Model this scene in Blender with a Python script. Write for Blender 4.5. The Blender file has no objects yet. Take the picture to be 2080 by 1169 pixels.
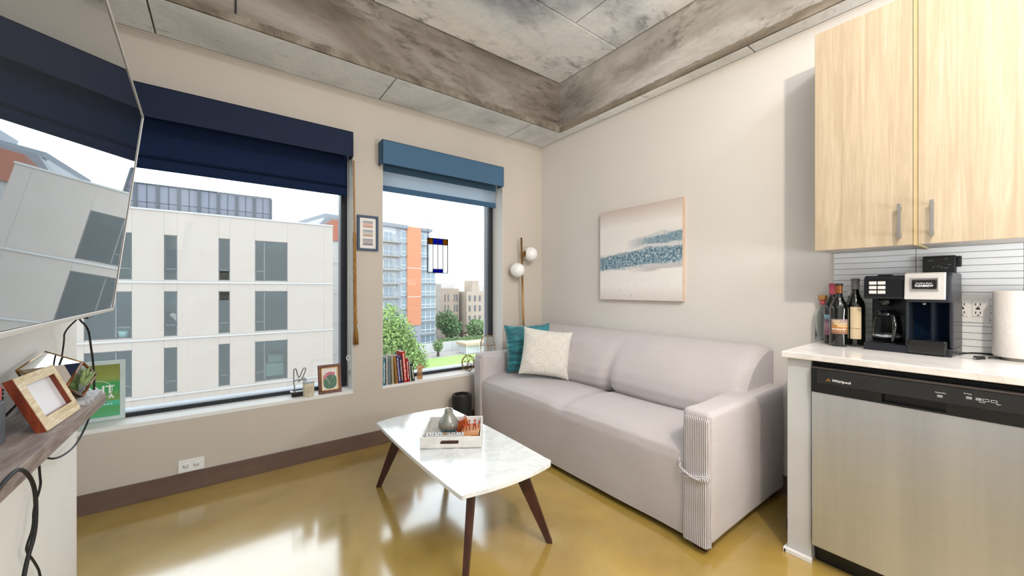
import bpy, bmesh, math, random
from mathutils import Matrix, Vector, noise
R = math.radians
random.seed(7)
SC = bpy.context.scene
COL = SC.collection

# ------------------------------------------------------------ camera, world, lights, exposure
cd = bpy.data.cameras.new('camera')
cam = bpy.data.objects.new('camera', cd); COL.objects.link(cam); SC.camera = cam
cd.sensor_width = 36; cd.lens = 36 * 780 / 2080; cd.shift_y = 0.0012; cd.clip_start = .02; cd.clip_end = 1500
cam.location = (0, 0, 1.2)
cam.rotation_euler = (R(90), 0, -math.atan2(.6, .8))

w = bpy.data.worlds.new('overcast'); SC.world = w; w.use_nodes = True
w.node_tree.nodes['Background'].inputs[0].default_value = (.84, .92, 1.0, 1)
w.node_tree.nodes['Background'].inputs[1].default_value = 4.3

def area(name, loc, size, power, col, rot=(0, 0, 0), shape='DISK', sy=None):
    l = bpy.data.lights.new(name, 'AREA'); l.shape = shape; l.size = size
    if sy: l.size_y = sy
    l.energy = power; l.color = col
    o = bpy.data.objects.new(name, l); COL.objects.link(o); o.location = loc; o.rotation_euler = rot
    return o
def aim(d): return Vector(d).to_track_quat('-Z', 'Y').to_euler()
sl = bpy.data.lights.new('kitchen_spotlight', 'SPOT'); sl.energy = 92; sl.color = (1, .85, .69); sl.spot_size = R(156); sl.spot_blend = .25; sl.shadow_soft_size = .035
so = bpy.data.objects.new('kitchen_spotlight', sl); COL.objects.link(so); so.location = (.97, -.37, 2.52); so.rotation_euler = aim((.9, .0, -.45))
area('rear_fill', (1.0, -1.8, 3.05), 2.2, 50, (.98, .98, 1), shape='SQUARE')  # added fill behind the camera, lifts the whole room
area('forward_fill', (1.0, -.45, 3.03), 2.8, 28, (.97, .98, 1), rot=aim((0, .60, -.8)), shape='RECTANGLE', sy=.22)  # unseen fill, tilted forward to brighten the walls and floor ahead

area('upward_fill', (2.05, -1.10, 1.25), .28, 50, (.95, .97, 1), rot=aim((-.25, .45, .85)), shape='RECTANGLE', sy=.9)  # added fill facing up, put in to brighten the ceiling

SC.view_settings.view_transform = 'Standard'; SC.view_settings.look = 'None'
SC.view_settings.gamma = 1; SC.view_settings.use_curve_mapping = False
SC.view_settings.exposure = 0.04
SC.cycles.use_denoising = True
SC.cycles.max_bounces = 8; SC.cycles.transparent_max_bounces = 16
SC.cycles.sample_clamp_indirect = 6

# ------------------------------------------------------------ materials
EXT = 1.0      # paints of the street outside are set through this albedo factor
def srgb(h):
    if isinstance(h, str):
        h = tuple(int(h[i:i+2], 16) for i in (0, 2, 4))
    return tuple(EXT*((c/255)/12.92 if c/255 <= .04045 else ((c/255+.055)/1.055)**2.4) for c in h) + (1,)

class NT:
    def __init__(s, name):
        s.m = bpy.data.materials.new(name); s.m.use_nodes = True
        s.t = s.m.node_tree; s.b = s.t.nodes['Principled BSDF']; s.out = s.t.nodes['Material Output']
    def n(s, typ, **k):
        nd = s.t.nodes.new(typ)
        for a, v in k.items():
            if a == 'op': nd.operation = v
            elif a == 'blend': nd.data_type = 'RGBA'; nd.blend_type = v
            else: nd.inputs[a.replace('_', ' ')].default_value = v
        return nd
    def l(s, a, b): s.t.links.new(a, b)
    def coord(s, scale=(1, 1, 1), rot=(0, 0, 0), kind='Object'):
        tc = s.n('ShaderNodeTexCoord'); mp = s.n('ShaderNodeMapping')
        mp.inputs['Scale'].default_value = scale; mp.inputs['Rotation'].default_value = rot
        s.l(tc.outputs[kind], mp.inputs[0]); return mp.outputs[0]
    def noise(s, vec, scale, detail=4, rough=.55, dist=0):
        n = s.n('ShaderNodeTexNoise', Scale=scale, Detail=detail, Roughness=rough, Distortion=dist)
        s.l(vec, n.inputs['Vector']); return n.outputs[0]
    def ramp(s, fac, stops):
        r = s.n('ShaderNodeValToRGB'); e = r.color_ramp.elements
        while len(e) < len(stops): e.new(.5)
        for el, (p, c) in zip(e, stops): el.position = p; el.color = c
        s.l(fac, r.inputs[0]); return r.outputs[0]
    def mix(s, fac, a, b, blend='MIX'):
        m = s.n('ShaderNodeMix', blend=blend)
        for v, i in ((fac, 0), (a, 6), (b, 7)):
            if hasattr(v, 'links'): s.l(v, m.inputs[i])
            else: m.inputs[i].default_value = v
        return m.outputs[2]
    def math(s, op, a, b=None, c=None):
        m = s.n('ShaderNodeMath', op=op)
        for v, i in ((a, 0), (b, 1), (c, 2)):
            if v is None: continue
            if hasattr(v, 'links'): s.l(v, m.inputs[i])
            else: m.inputs[i].default_value = v
        return m.outputs[0]
    def bump(s, h, strength=.3, dist=.01):
        b = s.n('ShaderNodeBump', Strength=strength, Distance=dist); s.l(h, b.inputs['Height']); s.l(b.outputs[0], s.b.inputs['Normal'])
    def base(s, c):
        if hasattr(c, 'links'): s.l(c, s.b.inputs['Base Color'])
        else: s.b.inputs['Base Color'].default_value = c
    def set(s, rough=.5, metal=0, spec=.5, coat=0, sheen=0, trans=0, alpha=1, ior=1.45):
        i = s.b.inputs
        i['Roughness'].default_value = rough; i['Metallic'].default_value = metal; i['Specular IOR Level'].default_value = spec
        i['Coat Weight'].default_value = coat; i['Sheen Weight'].default_value = sheen; i['Transmission Weight'].default_value = trans
        i['IOR'].default_value = ior; i['Alpha'].default_value = alpha
        return s.m

def plain(name, c, rough=.5, metal=0, spec=.5, var=.06, sc=12, bump=0, **k):
    t = NT(name); c = srgb(c)
    if var:
        f = t.noise(t.coord(), sc)
        t.base(t.ramp(f, [(.3, tuple(x*(1-var) for x in c[:3])+(1,)), (.7, tuple(min(1, x*(1+var)) for x in c[:3])+(1,))]))
        if bump: t.bump(f, bump, .005)
    else: t.base(c)
    return t.set(rough, metal, spec, **k)

def concrete(name, lo, mid, hi, sc=1.3, stretch=(1, 1, 1), dark='4a4744', darkamt=.5, bump=.35, cut=.60):
    t = NT(name); v = t.coord(stretch)
    big = t.noise(v, sc, 5, .58, .5)
    col = t.ramp(big, [(.32, srgb(lo)), (.47, srgb(mid)), (.62, srgb(hi))])
    msk = t.ramp(t.noise(v, sc*1.6, 3, .5), [(.42, (0, 0, 0, 1)), (.62, (1, 1, 1, 1))])
    sm = t.noise(t.coord(tuple(q*w_ for q, w_ in zip(stretch, (1, 1.8, 1)))), sc*7, 6, .72, .4)
    col = t.mix(t.math('MULTIPLY', t.ramp(sm, [(cut-.06, (0, 0, 0, 1)), (cut+.10, (darkamt,)*3+(1,))]), msk), col, srgb(dark))
    fine = t.noise(v, sc*30, 4, .65)
    col = t.mix(.14, col, t.ramp(fine, [(.3, (.35, .35, .35, 1)), (.65, (1, 1, 1, 1))]), 'MULTIPLY')
    pits = t.noise(v, sc*20, 2, .5)
    col = t.mix(t.ramp(pits, [(.745, (0, 0, 0, 1)), (.77, (.6, .6, .6, 1))]), col, srgb('55524f'))
    t.base(col); t.bump(t.math('ADD', sm, pits), bump, .006)
    return t.set(.75, spec=.3)

def wood(name, a, b, c, axis='Z', sc=6, rough=.5, streak=14, bump=.1, knots=False, fine=0):
    t = NT(name); s = {'X': (.12, 1, 1), 'Y': (1, .12, 1), 'Z': (1, 1, .12)}[axis]
    if fine: s = tuple(x*(.35 if x < 1 else 1) for x in s)
    s = tuple(x*streak for x in s)
    v = t.coord(s); g = t.noise(v, 1.2, 6, .65, .8); g2 = t.noise(v, 7, 3, .6)
    col = t.ramp(g, [(.30, srgb(a)), (.5, srgb(b)), (.68, srgb(c))])
    col = t.mix(t.ramp(g2, [(.42, (.35,)*3+(1,)), (.6, (0, 0, 0, 1))]), col, srgb(a))
    if knots:
        k = t.noise(t.coord(tuple(x*.45 for x in s)), 2.1, 3, .5)
        col = t.mix(t.ramp(k, [(.69, (0, 0, 0, 1)), (.76, (.6,)*3+(1,))]), col, srgb(knots))
    t.base(col); t.bump(g2, bump, .002)
    return t.set(rough)

def knit(name, c, dark, pu=.0075, pv=.0075, wu=.55, wv=.55, strength=.6, flip=False):
    """ribbed waffle cloth; uv in metres"""
    t = NT(name); tc = t.n('ShaderNodeUVMap'); sp = t.n('ShaderNodeSeparateXYZ'); t.l(tc.outputs[0], sp.inputs[0])
    wob = t.noise(t.coord(), 5, 2)
    def st(o, p):
        a = t.math('ADD', t.math('MULTIPLY', o, 2*math.pi/p), t.math('MULTIPLY', wob, 2.0))
        return t.math('MULTIPLY_ADD', t.math('SINE', a), .5, .5)
    su = st(sp.outputs[0], pu); sv = st(sp.outputs[1], pv)
    h = t.math('ADD', t.math('MULTIPLY', su, wu), t.math('MULTIPLY', sv, wv))
    col = t.ramp(h, [(.12, srgb(dark)), (.62, srgb(c))])
    t.base(col); t.bump(h, strength, .002)
    return t.set(.9, spec=.15, sheen=.15)

def thinglass(name, tint=(.97, .985, .98, 1), rough=0.0):
    t = NT(name); t.t.nodes.remove(t.b)
    tr = t.n('ShaderNodeBsdfTransparent', Color=tint); gl = t.n('ShaderNodeBsdfGlossy', Roughness=rough)
    fr = t.n('ShaderNodeFresnel', IOR=1.35); mx = t.n('ShaderNodeMixShader')
    t.l(fr.outputs[0], mx.inputs[0]); t.l(tr.outputs[0], mx.inputs[1]); t.l(gl.outputs[0], mx.inputs[2]); t.l(mx.outputs[0], t.out.inputs[0])
    return t.m

def sheer(name, c, opac, transl=.5):
    """woven cloth that lets light through its weave"""
    t = NT(name); t.t.nodes.remove(t.b)
    tr = t.n('ShaderNodeBsdfTransparent'); d = t.n('ShaderNodeBsdfDiffuse', Color=srgb(c)); l = t.n('ShaderNodeBsdfTranslucent', Color=srgb(c))
    m1 = t.n('ShaderNodeMixShader', Fac=transl); t.l(d.outputs[0], m1.inputs[1]); t.l(l.outputs[0], m1.inputs[2])
    m2 = t.n('ShaderNodeMixShader', Fac=opac); t.l(tr.outputs[0], m2.inputs[1]); t.l(m1.outputs[0], m2.inputs[2]); t.l(m2.outputs[0], t.out.inputs[0])
    return t.m

M = {}
M['wall'] = plain('warm_grey_paint', 'dad7d3', .85, spec=.2, var=.015, sc=3)
M['wall_w'] = plain('shaded_wall_paint', 'c5bcb1', .85, spec=.2, var=.015, sc=3)  # wall paint darkened for the backlit window wall: shade put into the colour
M['white'] = plain('white_paint', 'e6e6e4', .6, spec=.3, var=.01)
M['offwhite'] = plain('left_wall_paint', 'efefee', .8, spec=.2, var=.01)
M['slab'] = concrete('bright_concrete', 'c6c8c8', 'e2e4e3', 'f0f1ef', 1.2, dark='5d5f63', darkamt=.6)
M['slab_clean'] = concrete('ceiling_slab_concrete', 'a0a5ac', 'dfe0df', 'f2f0eb', .85, dark='4a4f56', darkamt=.75, cut=.56)
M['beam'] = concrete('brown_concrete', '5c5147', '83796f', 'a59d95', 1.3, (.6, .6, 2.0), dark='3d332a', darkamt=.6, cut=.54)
M['beam2'] = concrete('grey_concrete', '7f7972', 'aaa59f', 'cfccc8', 1.3, (.6, .6, 2.0), dark='5d5448', darkamt=.6, cut=.54)
M['beamlip'] = concrete('rough_lip_concrete', '5f564c', '807769', '9a9184', 6, (1, .25, 1), dark='463e36', darkamt=.6, bump=.8)
M['baseboard'] = wood('baseboard_vinyl', '5f4a42', '6b564c', '75604f', 'X', rough=.45, streak=6)
M['oak'] = wood('pale_oak_laminate', 'a3937b', 'b2a28a', 'bfb19b', 'Z', rough=.45, streak=26, bump=.03, knots='84694d', fine=1)
M['oak_y'] = plain('yellow_oak_edge', 'b5a27a', .5)
M['shelfwood'] = wood('grey_brown_wood', '6d5f5a', '9c8f8a', 'b5aaa5', 'Y', rough=.6, streak=30, bump=.35)
M['walnut'] = wood('dark_walnut', '2e1813', '42231b', '532e24', 'Z', rough=.35, streak=20)
M['black'] = plain('black_plastic', '0e0f12', .3, var=.1)
M['blackgloss'] = plain('gloss_black_plastic', '0a0c10', .12, var=0, coat=.5)
M['blackmat'] = plain('matt_black', '17181b', .6)
M['rubber'] = plain('black_rubber', '121214', .6)
M['frame_dk'] = plain('dark_aluminium', '2b2f35', .45, metal=.3)
M['frame_gr'] = plain('grey_aluminium', '7c7f85', .4, metal=.3)
M['steel'] = None
M['silver'] = plain('satin_silver', 'b9bbbe', .3, metal=.9, var=.02)
M['silverp'] = plain('silver_plastic', 'c9c7c4', .35, metal=.25, var=.02)
M['nickel'] = plain('brushed_nickel', 'a09d99', .32, metal=1, var=.03)
M['gold'] = plain('antique_brass', 'a57e45', .3, metal=.9, var=.05)
M['copperdark'] = plain('brown_copper', '7a4c2a', .35, metal=.7)
M['opal'] = plain('opal_glass', 'f2f1ee', .15, var=0, coat=.4)
M['glass'] = thinglass('window_glass')
M['clear'] = thinglass('clear_glass', (.93, .96, .95, 1))
M['navy'] = sheer('navy_shade_cloth', '1e2a44', 1, .12)
M['navyfront'] = plain('navy_valance_cloth', '222a40', .8, spec=.2, var=.05, sc=300)
M['flarefront'] = plain('flare_washed_valance_cloth', '4a6883', .8, spec=.2, var=.04, sc=300)  # navy cloth lightened: the window flare veiling it is put into the colour
M['flarecloth'] = sheer('flare_washed_shade_cloth', '5d7f9c', 1, .45)  # right shade's cloth, its colour lightened for the same flare
M['sheer'] = sheer('sheer_shade_cloth', 'c3ced8', .90, .75)
M['cord'] = plain('white_cord', 'dcdbd6', .6)
M['rope'] = wood('ochre_rope', '7d5626', 'a8783a', 'c4975a', 'Z', rough=.9, streak=60, bump=.6)
M['sofa'] = knit('waffle_slipcover', 'cac4c5', 'a8a1a3', .0072, .0072, .5, .5)
M['sofarib'] = knit('ribbed_slipcover', 'd2cdcd', '777279', .0085, .011, .85, .15, 1.0)
M['paper'] = plain('paper', 'e9e6e0', .8, var=.03)
M['red'] = plain('red_cover', 'b3221c', .5)
M['spec'] = plain('dark_interior', '76807f', .9)

def make_steel():
    t = NT('brushed_stainless'); v = t.coord((1, 2.2, 140)); g = t.noise(v, 1.5, 4, .6); g3 = t.noise(t.coord((1, 3.2, .15)), 1.4, 4, .6)
    t.base(t.ramp(t.math('ADD', t.math('MULTIPLY', g, .12), t.math('MULTIPLY', g3, .9)), [(.3, srgb('b2b8c2')), (.75, srgb('d8dde6'))]))
    t.bump(t.math('ADD', g, t.math('MULTIPLY', t.noise(t.coord((1, 5, .4)), 1.3), 2.0)), .03, .003)
    t.b.inputs['Anisotropic'].default_value = .6
    return t.set(.36, metal=.88)
M['steel'] = make_steel()

def make_floor():
    t = NT('stained_polished_concrete'); v = t.coord()
    f = t.noise(v, .9, 6, .6, .4); col = t.ramp(f, [(.30, srgb('8f7334')), (.5, srgb('b4964a')), (.68, srgb('cbb06c'))])
    f2 = t.noise(v, 4, 5, .6, .5); col = t.mix(t.ramp(f2, [(.45, (0, 0, 0, 1)), (.7, (.35,)*3+(1,))]), col, srgb('a99560'))
    sp = t.noise(v, 55, 2, .5); col = t.mix(t.ramp(sp, [(.73, (0, 0, 0, 1)), (.76, (.5,)*3+(1,))]), col, srgb('c9bd96'))
    t.base(col)
    t.l(t.ramp(f2, [(.3, (.13,)*3+(1,)), (.7, (.24,)*3+(1,))]), t.b.inputs['Roughness'])
    t.bump(t.noise(v, 3, 2), .05, .02)
    t.b.inputs['Coat Weight'].default_value = 1.0; t.b.inputs['Coat Roughness'].default_value = .12; t.b.inputs['Coat IOR'].default_value = 1.75; t.b.inputs['Specular IOR Level'].default_value = .7
    return t.m
M['floor'] = make_floor()

def make_marble(name, base, vein, sc=2.5, amt=.5, rough=.12):
    t = NT(name); v = t.coord(); d = t.noise(v, sc, 6, .7, 1.5)
    r = t.ramp(d, [(.44, (0, 0, 0, 1)), (.495, (amt,)*3+(1,)), (.55, (0, 0, 0, 1))])
    c = t.mix(r, srgb(base), srgb(vein)); c = t.mix(t.ramp(t.noise(v, sc*3, 5, .7), [(.5, (0, 0, 0, 1)), (.8, (amt*.5,)*3+(1,))]), c, srgb(vein))
    t.base(c); t.b.inputs['Coat Weight'].default_value = .5
    return t.set(rough)
M['marble'] = make_marble('carrara_marble', 'e4e8e8', 'a9b2b4', 4, .28)
M['quartz'] = make_marble('white_quartz', 'e6e3e0', 'a39c96', .7, .3, .15)
M['slabbook'] = make_marble('grey_marbled_print', 'c9c9c9', '6b6c70', 14, .8, .5)

def make_teal():
    t = NT('crushed_teal_velvet'); f = t.noise(t.coord((3, 3, 22)), 2.2, 5, .65, .5)
    t.base(t.ramp(f, [(.32, srgb('06414c')), (.5, srgb('0c6a76')), (.7, srgb('2f9ea6'))])); t.bump(f, .8, .01)
    return t.set(.45, sheen=.6)
M['teal'] = make_teal()

def make_medallion():
    t = NT('white_medallion_cloth'); tc = t.n('ShaderNodeUVMap'); s = t.n('ShaderNodeSeparateXYZ'); t.l(tc.outputs[0], s.inputs[0])
    def fr(o, off):
        return t.math('SUBTRACT', t.math('FRACT', t.math('ADD', t.math('MULTIPLY', o, 3.6), off)), .5)
    def rings(off):
        x, y = fr(s.outputs[0], off), fr(s.outputs[1], off)
        r = t.math('SQRT', t.math('ADD', t.math('MULTIPLY', x, x), t.math('MULTIPLY', y, y)))
        return t.math('MULTIPLY', t.math('SINE', t.math('MULTIPLY', r, 46)), t.math('LESS_THAN', r, .47))
    h = t.math('MULTIPLY_ADD', rings(.1), .5, .5)
    wv = t.noise(t.coord(), 160, 2)
    t.base(t.ramp(h, [(.2, srgb('e4e2dd')), (.8, srgb('c6c1b8'))])); t.bump(t.math('ADD', h, t.math('MULTIPLY', wv, .6)), .5, .004)
    return t.set(.9, spec=.15)
M['medallion'] = make_medallion()

def make_canvas():
    t = NT('abstract_seascape_paint')
    tc = t.n('ShaderNodeUVMap'); s = t.n('ShaderNodeSeparateXYZ'); t.l(tc.outputs[0], s.inputs[0])
    u, vv = s.outputs[0], s.outputs[1]
    mp = t.n('ShaderNodeMapping'); mp.inputs['Scale'].default_value = (1.2, 6, 1); t.l(tc.outputs[0], mp.inputs[0])
    wn = t.math('SUBTRACT', t.noise(mp.outputs[0], 2.2, 7, .65), .5)
    y = t.math('ADD', vv, t.math('MULTIPLY', wn, .16))
    y = t.math('SUBTRACT', y, t.math('MULTIPLY', u, .07))
    def band(c, w_, soft, amp=1.0):
        d = t.math('ABSOLUTE', t.math('SUBTRACT', y, c))
        m = t.n('ShaderNodeMapRange'); m.interpolation_type = 'SMOOTHSTEP'
        t.l(d, m.inputs[0]); m.inputs[1].default_value = w_; m.inputs[2].default_value = w_+soft; m.inputs[3].default_value = amp; m.inputs[4].default_value = 0
        return m.outputs[0]
    col = t.ramp(vv, [(0, srgb('d9d0cb')), (.15, srgb('ece9e6')), (.8, srgb('e9e6e3')), (1, srgb('c9b9b2'))])
    rightish = t.ramp(u, [(.35, (0, 0, 0, 1)), (.65, (1, 1, 1, 1))])
    b1 = t.math('MULTIPLY', band(.57, .03, .05), rightish)
    b3 = t.math('MULTIPLY', band(.29, .004, .04, .5), rightish)
    spk = t.noise(tc.outputs[0], 40, 5, .75)
    blue = t.ramp(spk, [(.36, srgb('2d4152')), (.46, srgb('5f8094')), (.55, srgb('8fa9b6')), (.66, srgb('e4e8e8'))])
    blue2 = t.mix(.45, blue, srgb('8aa5b3'))
    col = t.mix(b3, col, srgb('8b8490')); col = t.mix(b1, col, blue2); col = t.mix(band(.405, .065, .04), col, blue)
    fl = t.noise(tc.outputs[0], 30, 3, .6)
    edge = t.ramp(vv, [(.05, (1, 1, 1, 1)), (.28, (0, 0, 0, 1)), (.72, (0, 0, 0, 1)), (.92, (1, 1, 1, 1))])
    col = t.mix(t.math('MULTIPLY', t.ramp(fl, [(.64, (0, 0, 0, 1)), (.68, (.75,)*3+(1,))]), edge), col, srgb('a79c88'))
    t.base(col); t.bump(spk, .2, .003)
    return t.set(.6)
M['canvas'] = make_canvas()
M['canvas_side'] = plain('canvas_edge', 'cbb19a', .7, var=.15, sc=8)

M['milky'] = sheer('milky_glass', 'eef0ee', .30, .5)
def gradmat(name, stops, axis=1, sc=3, kind='UV', rough=.4, mixn=.15, bands=(1, 4, 1)):
    t = NT(name); tc = t.n('ShaderNodeUVMap'); s = t.n('ShaderNodeSeparateXYZ'); t.l(tc.outputs[0], s.inputs[0])
    mp = t.n('ShaderNodeMapping'); mp.inputs['Scale'].default_value = bands; t.l(tc.outputs[0], mp.inputs[0])
    f = t.math('ADD', s.outputs[axis], t.math('MULTIPLY', t.math('SUBTRACT', t.noise(mp.outputs[0], sc, 4), .5), mixn))
    t.base(t.ramp(f, [(p, srgb(c)) for p, c in stops])); return t.set(rough)

# ------------------------------------------------------------ mesh helpers
class MB:
    def __init__(s): s.v = []; s.f = []; s.sm = []; s.uv = None
    def add(s, vs, fs, smooth=False):
        o = len(s.v); s.v += [tuple(v) for v in vs]; s.f += [tuple(i+o for i in f) for f in fs]; s.sm += [smooth]*len(fs); return s
    def box(s, x0, x1, y0, y1, z0, z1, mat=None):
        x0, x1 = sorted((x0, x1)); y0, y1 = sorted((y0, y1)); z0, z1 = sorted((z0, z1))
        vs = [Vector(p) for p in ((x0, y0, z0), (x1, y0, z0), (x1, y1, z0), (x0, y1, z0), (x0, y0, z1), (x1, y0, z1), (x1, y1, z1), (x0, y1, z1))]
        if mat: vs = [mat @ p for p in vs]
        return s.add(vs, [(0, 3, 2, 1), (4, 5, 6, 7), (0, 1, 5, 4), (1, 2, 6, 5), (2, 3, 7, 6), (3, 0, 4, 7)])
    def rim(s, x0, x1, y0, y1, z0, z1, tb, tt, tl, tr, mat=None):
        s.box(x0, x1, y0, y1, z0, z0+tb, mat); s.box(x0, x1, y0, y1, z1-tt, z1, mat)
        s.box(x0, x0+tl, y0, y1, z0+tb, z1-tt, mat); return s.box(x1-tr, x1, y0, y1, z0+tb, z1-tt, mat)
    def hexa(s, b, t):     # bottom 4 points, top 4 points
        return s.add(list(b)+list(t), [(0, 3, 2, 1), (4, 5, 6, 7), (0, 1, 5, 4), (1, 2, 6, 5), (2, 3, 7, 6), (3, 0, 4, 7)])
    def prism(s, poly, ext, a, b, mat=None, smooth=False):
        """poly: 2D points; ext axis 'X','Y','Z' from a to b"""
        def P(p, q):
            v = {'X': (q, p[0], p[1]), 'Y': (p[0], q, p[1]), 'Z': (p[0], p[1], q)}[ext]; v = Vector(v); return mat @ v if mat else v
        n = len(poly); vs = [P(p, a) for p in poly]+[P(p, b) for p in poly]
        s.add(vs, [tuple(range(n))[::-1], tuple(range(n, 2*n))])
        o = len(s.v)-2*n
        for i in range(n):
            j = (i+1) % n; s.f.append((o+i, o+j, o+n+j, o+n+i)); s.sm.append(smooth)
        return s
    def lathe(s, prof, c=(0, 0, 0), n=32, mat=None, smooth=True):
        vs = []; fs = []; m = len(prof)
        for i in range(n):
            a = 2*math.pi*i/n
            for r, z in prof:
                v = Vector((c[0]+r*math.cos(a), c[1]+r*math.sin(a), c[2]+z)); vs.append(mat @ v if mat else v)
        for i in range(n):
            j = (i+1) % n
            for k in range(m-1): fs.append((i*m+k, j*m+k, j*m+k+1, i*m+k+1))
        return s.add(vs, fs, smooth)
    def tube(s, pts, r, n=8, closed=False, caps=True):
        pts = [Vector(p) for p in pts]; m = len(pts); rings = []; up = Vector((0, 0, 1)); prev = None
        for i, p in enumerate(pts):
            a = pts[(i-1) % m] if (i or closed) else p; b = pts[(i+1) % m] if (i < m-1 or closed) else p
            d = (b-a).normalized()
            u = prev if prev is not None else (up if abs(d.z) < .9 else Vector((1, 0, 0)))
            x = (u-d*u.dot(d)).normalized(); y = d.cross(x); prev = x
            rr = r[i] if isinstance(r, (list, tuple)) else r
            rings.append([p+x*rr*math.cos(2*math.pi*k/n)+y*rr*math.sin(2*math.pi*k/n) for k in range(n)])
        vs = [v for g in rings for v in g]; fs = []
        for i in range(m if closed else m-1):
            j = (i+1) % m
            for k in range(n): l = (k+1) % n; fs.append((i*n+k, i*n+l, j*n+l, j*n+k))
        s.add(vs, fs, True)
        if caps and not closed:
            o = len(s.v)-len(vs); s.f += [tuple(o+k for k in range(n))[::-1], tuple(o+(m-1)*n+k for k in range(n))]; s.sm += [False, False]
        return s
    def grid(s, fn, nu, nv, smooth=True, flip=False):
        vs = [fn(i/nu, j/nv) for i in range(nu+1) for j in range(nv+1)]; fs = []
        for i in range(nu):
            for j in range(nv):
                a = i*(nv+1)+j; q = (a, a+nv+1, a+nv+2, a+1); fs.append(q[::-1] if flip else q)
        return s.add(vs, fs, smooth)
    def sphere(s, c, r, n=20, sz=1):
        prof = [(max(1e-5, r*math.sin(math.pi*i/n)), -r*sz*math.cos(math.pi*i/n)) for i in range(n+1)]
        return s.lathe(prof, c, n*2)

WM = {}      # world matrices of things
def mesh_of(mb, name, parent, local):
    inv = None
    if parent is not None and not local:
        inv = WM.get(parent.name)
        inv = inv.inverted() if inv else None
    vs = [tuple(inv @ Vector(v)) for v in mb.v] if inv else mb.v
    me = bpy.data.meshes.new(name); me.from_pydata(vs, [], mb.f)
    me.polygons.foreach_set('use_smooth', mb.sm)
    uv = me.uv_layers.new(name='UVMap'); d = uv.data
    if mb.uv:
        for i, lp in enumerate(me.loops): d[i].uv = mb.uv(Vector(mb.v[lp.vertex_index]))
    else:
        for p in me.polygons:
            n = p.normal; ax = max(range(3), key=lambda k: abs(n[k]))
            for li in p.loop_indices:
                c = me.vertices[me.loops[li].vertex_index].co
                d[li].uv = (c.y, c.z) if ax == 0 else ((c.x, c.z) if ax == 1 else (c.x, c.y))
    return me

def build(mb, name, mat, parent=None, bevel=0, local=False, sub=0, label=None, kind=None, seg=2):
    me = mesh_of(mb, name, parent, local)
    me.materials.append(mat)
    o = bpy.data.objects.new(name, me); COL.objects.link(o)
    if parent is not None: o.parent = parent; WM[o.name] = WM.get(parent.name, Matrix())
    if bevel:
        b = o.modifiers.new('bevel', 'BEVEL'); b.width = bevel; b.segments = seg; b.limit_method = 'ANGLE'; b.angle_limit = R(40)
        b.harden_normals = False
    if sub:
        b = o.modifiers.new('sub', 'SUBSURF'); b.levels = sub; b.render_levels = sub
    if label: o['label'] = label
    if kind: o['kind'] = kind
    return o

def tag(o, label, cat, group=None):
    o['label'] = label; o['category'] = cat
    if group: o['group'] = group
    return o
def thing(name, label, cat, loc=(0, 0, 0), rz=0, group=None):
    o = bpy.data.objects.new(name, None); COL.objects.link(o); o.location = loc; o.rotation_euler = (0, 0, rz); o.empty_display_size = .05
    WM[o.name] = Matrix.Translation(loc) @ Matrix.Rotation(rz, 4, 'Z')
    return tag(o, label, cat, group)
def struct(mb, name, mat, **k):
    return build(mb, name, mat, kind='structure', **k)
def B(*a): return MB().box(*a)
def rod(a, b, r, n=8): return MB().tube([a, b], r, n)

def text(body, name, mat, parent, size, matrix, ext=.0004, align='LEFT', bold=0, local=False):
    cu = bpy.data.curves.new(name, 'FONT'); cu.body = body; cu.size = size; cu.extrude = ext; cu.align_x = align; cu.resolution_u = 2
    cu.offset = bold
    tmp = bpy.data.objects.new('tmp', cu); COL.objects.link(tmp)
    dg = bpy.context.evaluated_depsgraph_get(); me = bpy.data.meshes.new_from_object(tmp.evaluated_get(dg))
    bpy.data.objects.remove(tmp); bpy.data.curves.remove(cu)
    mt = matrix
    if parent is not None and not local and WM.get(parent.name): mt = WM[parent.name].inverted() @ matrix
    me.transform(mt); me.materials.clear(); me.materials.append(mat)
    o = bpy.data.objects.new(name, me); COL.objects.link(o)
    if parent is not None: o.parent = parent
    return o
def basis(o, x, y):
    x = Vector(x).normalized(); y = Vector(y).normalized(); z = x.cross(y)
    m = Matrix((x, y, z)).transposed().to_4x4(); m.translation = Vector(o); return m

def copytree(root, loc, rz=None, mats=None):
    r = root.copy(); COL.objects.link(r); r.location = loc
    if rz is not None: r.rotation_euler = (0, 0, rz)
    for ch in list(root.children):
        c = ch.copy(); COL.objects.link(c); c.parent = r
        for g in list(ch.children):
            d = g.copy(); COL.objects.link(d); d.parent = c
    return r

# ------------------------------------------------------------ room shell
WY = 3.0      # window wall plane
WX = 2.635    # wall with the painting
LX = -.46     # wall that carries the television
LE = 2.218    # its end
ZS = 2.665    # soffit
ZC = 3.127    # recessed ceiling
SILL = .445
W1 = (-1.35, .769, SILL, 2.25)
W2 = (.989, 2.138, SILL, 2.25)
TW = .34      # wall thickness

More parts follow.
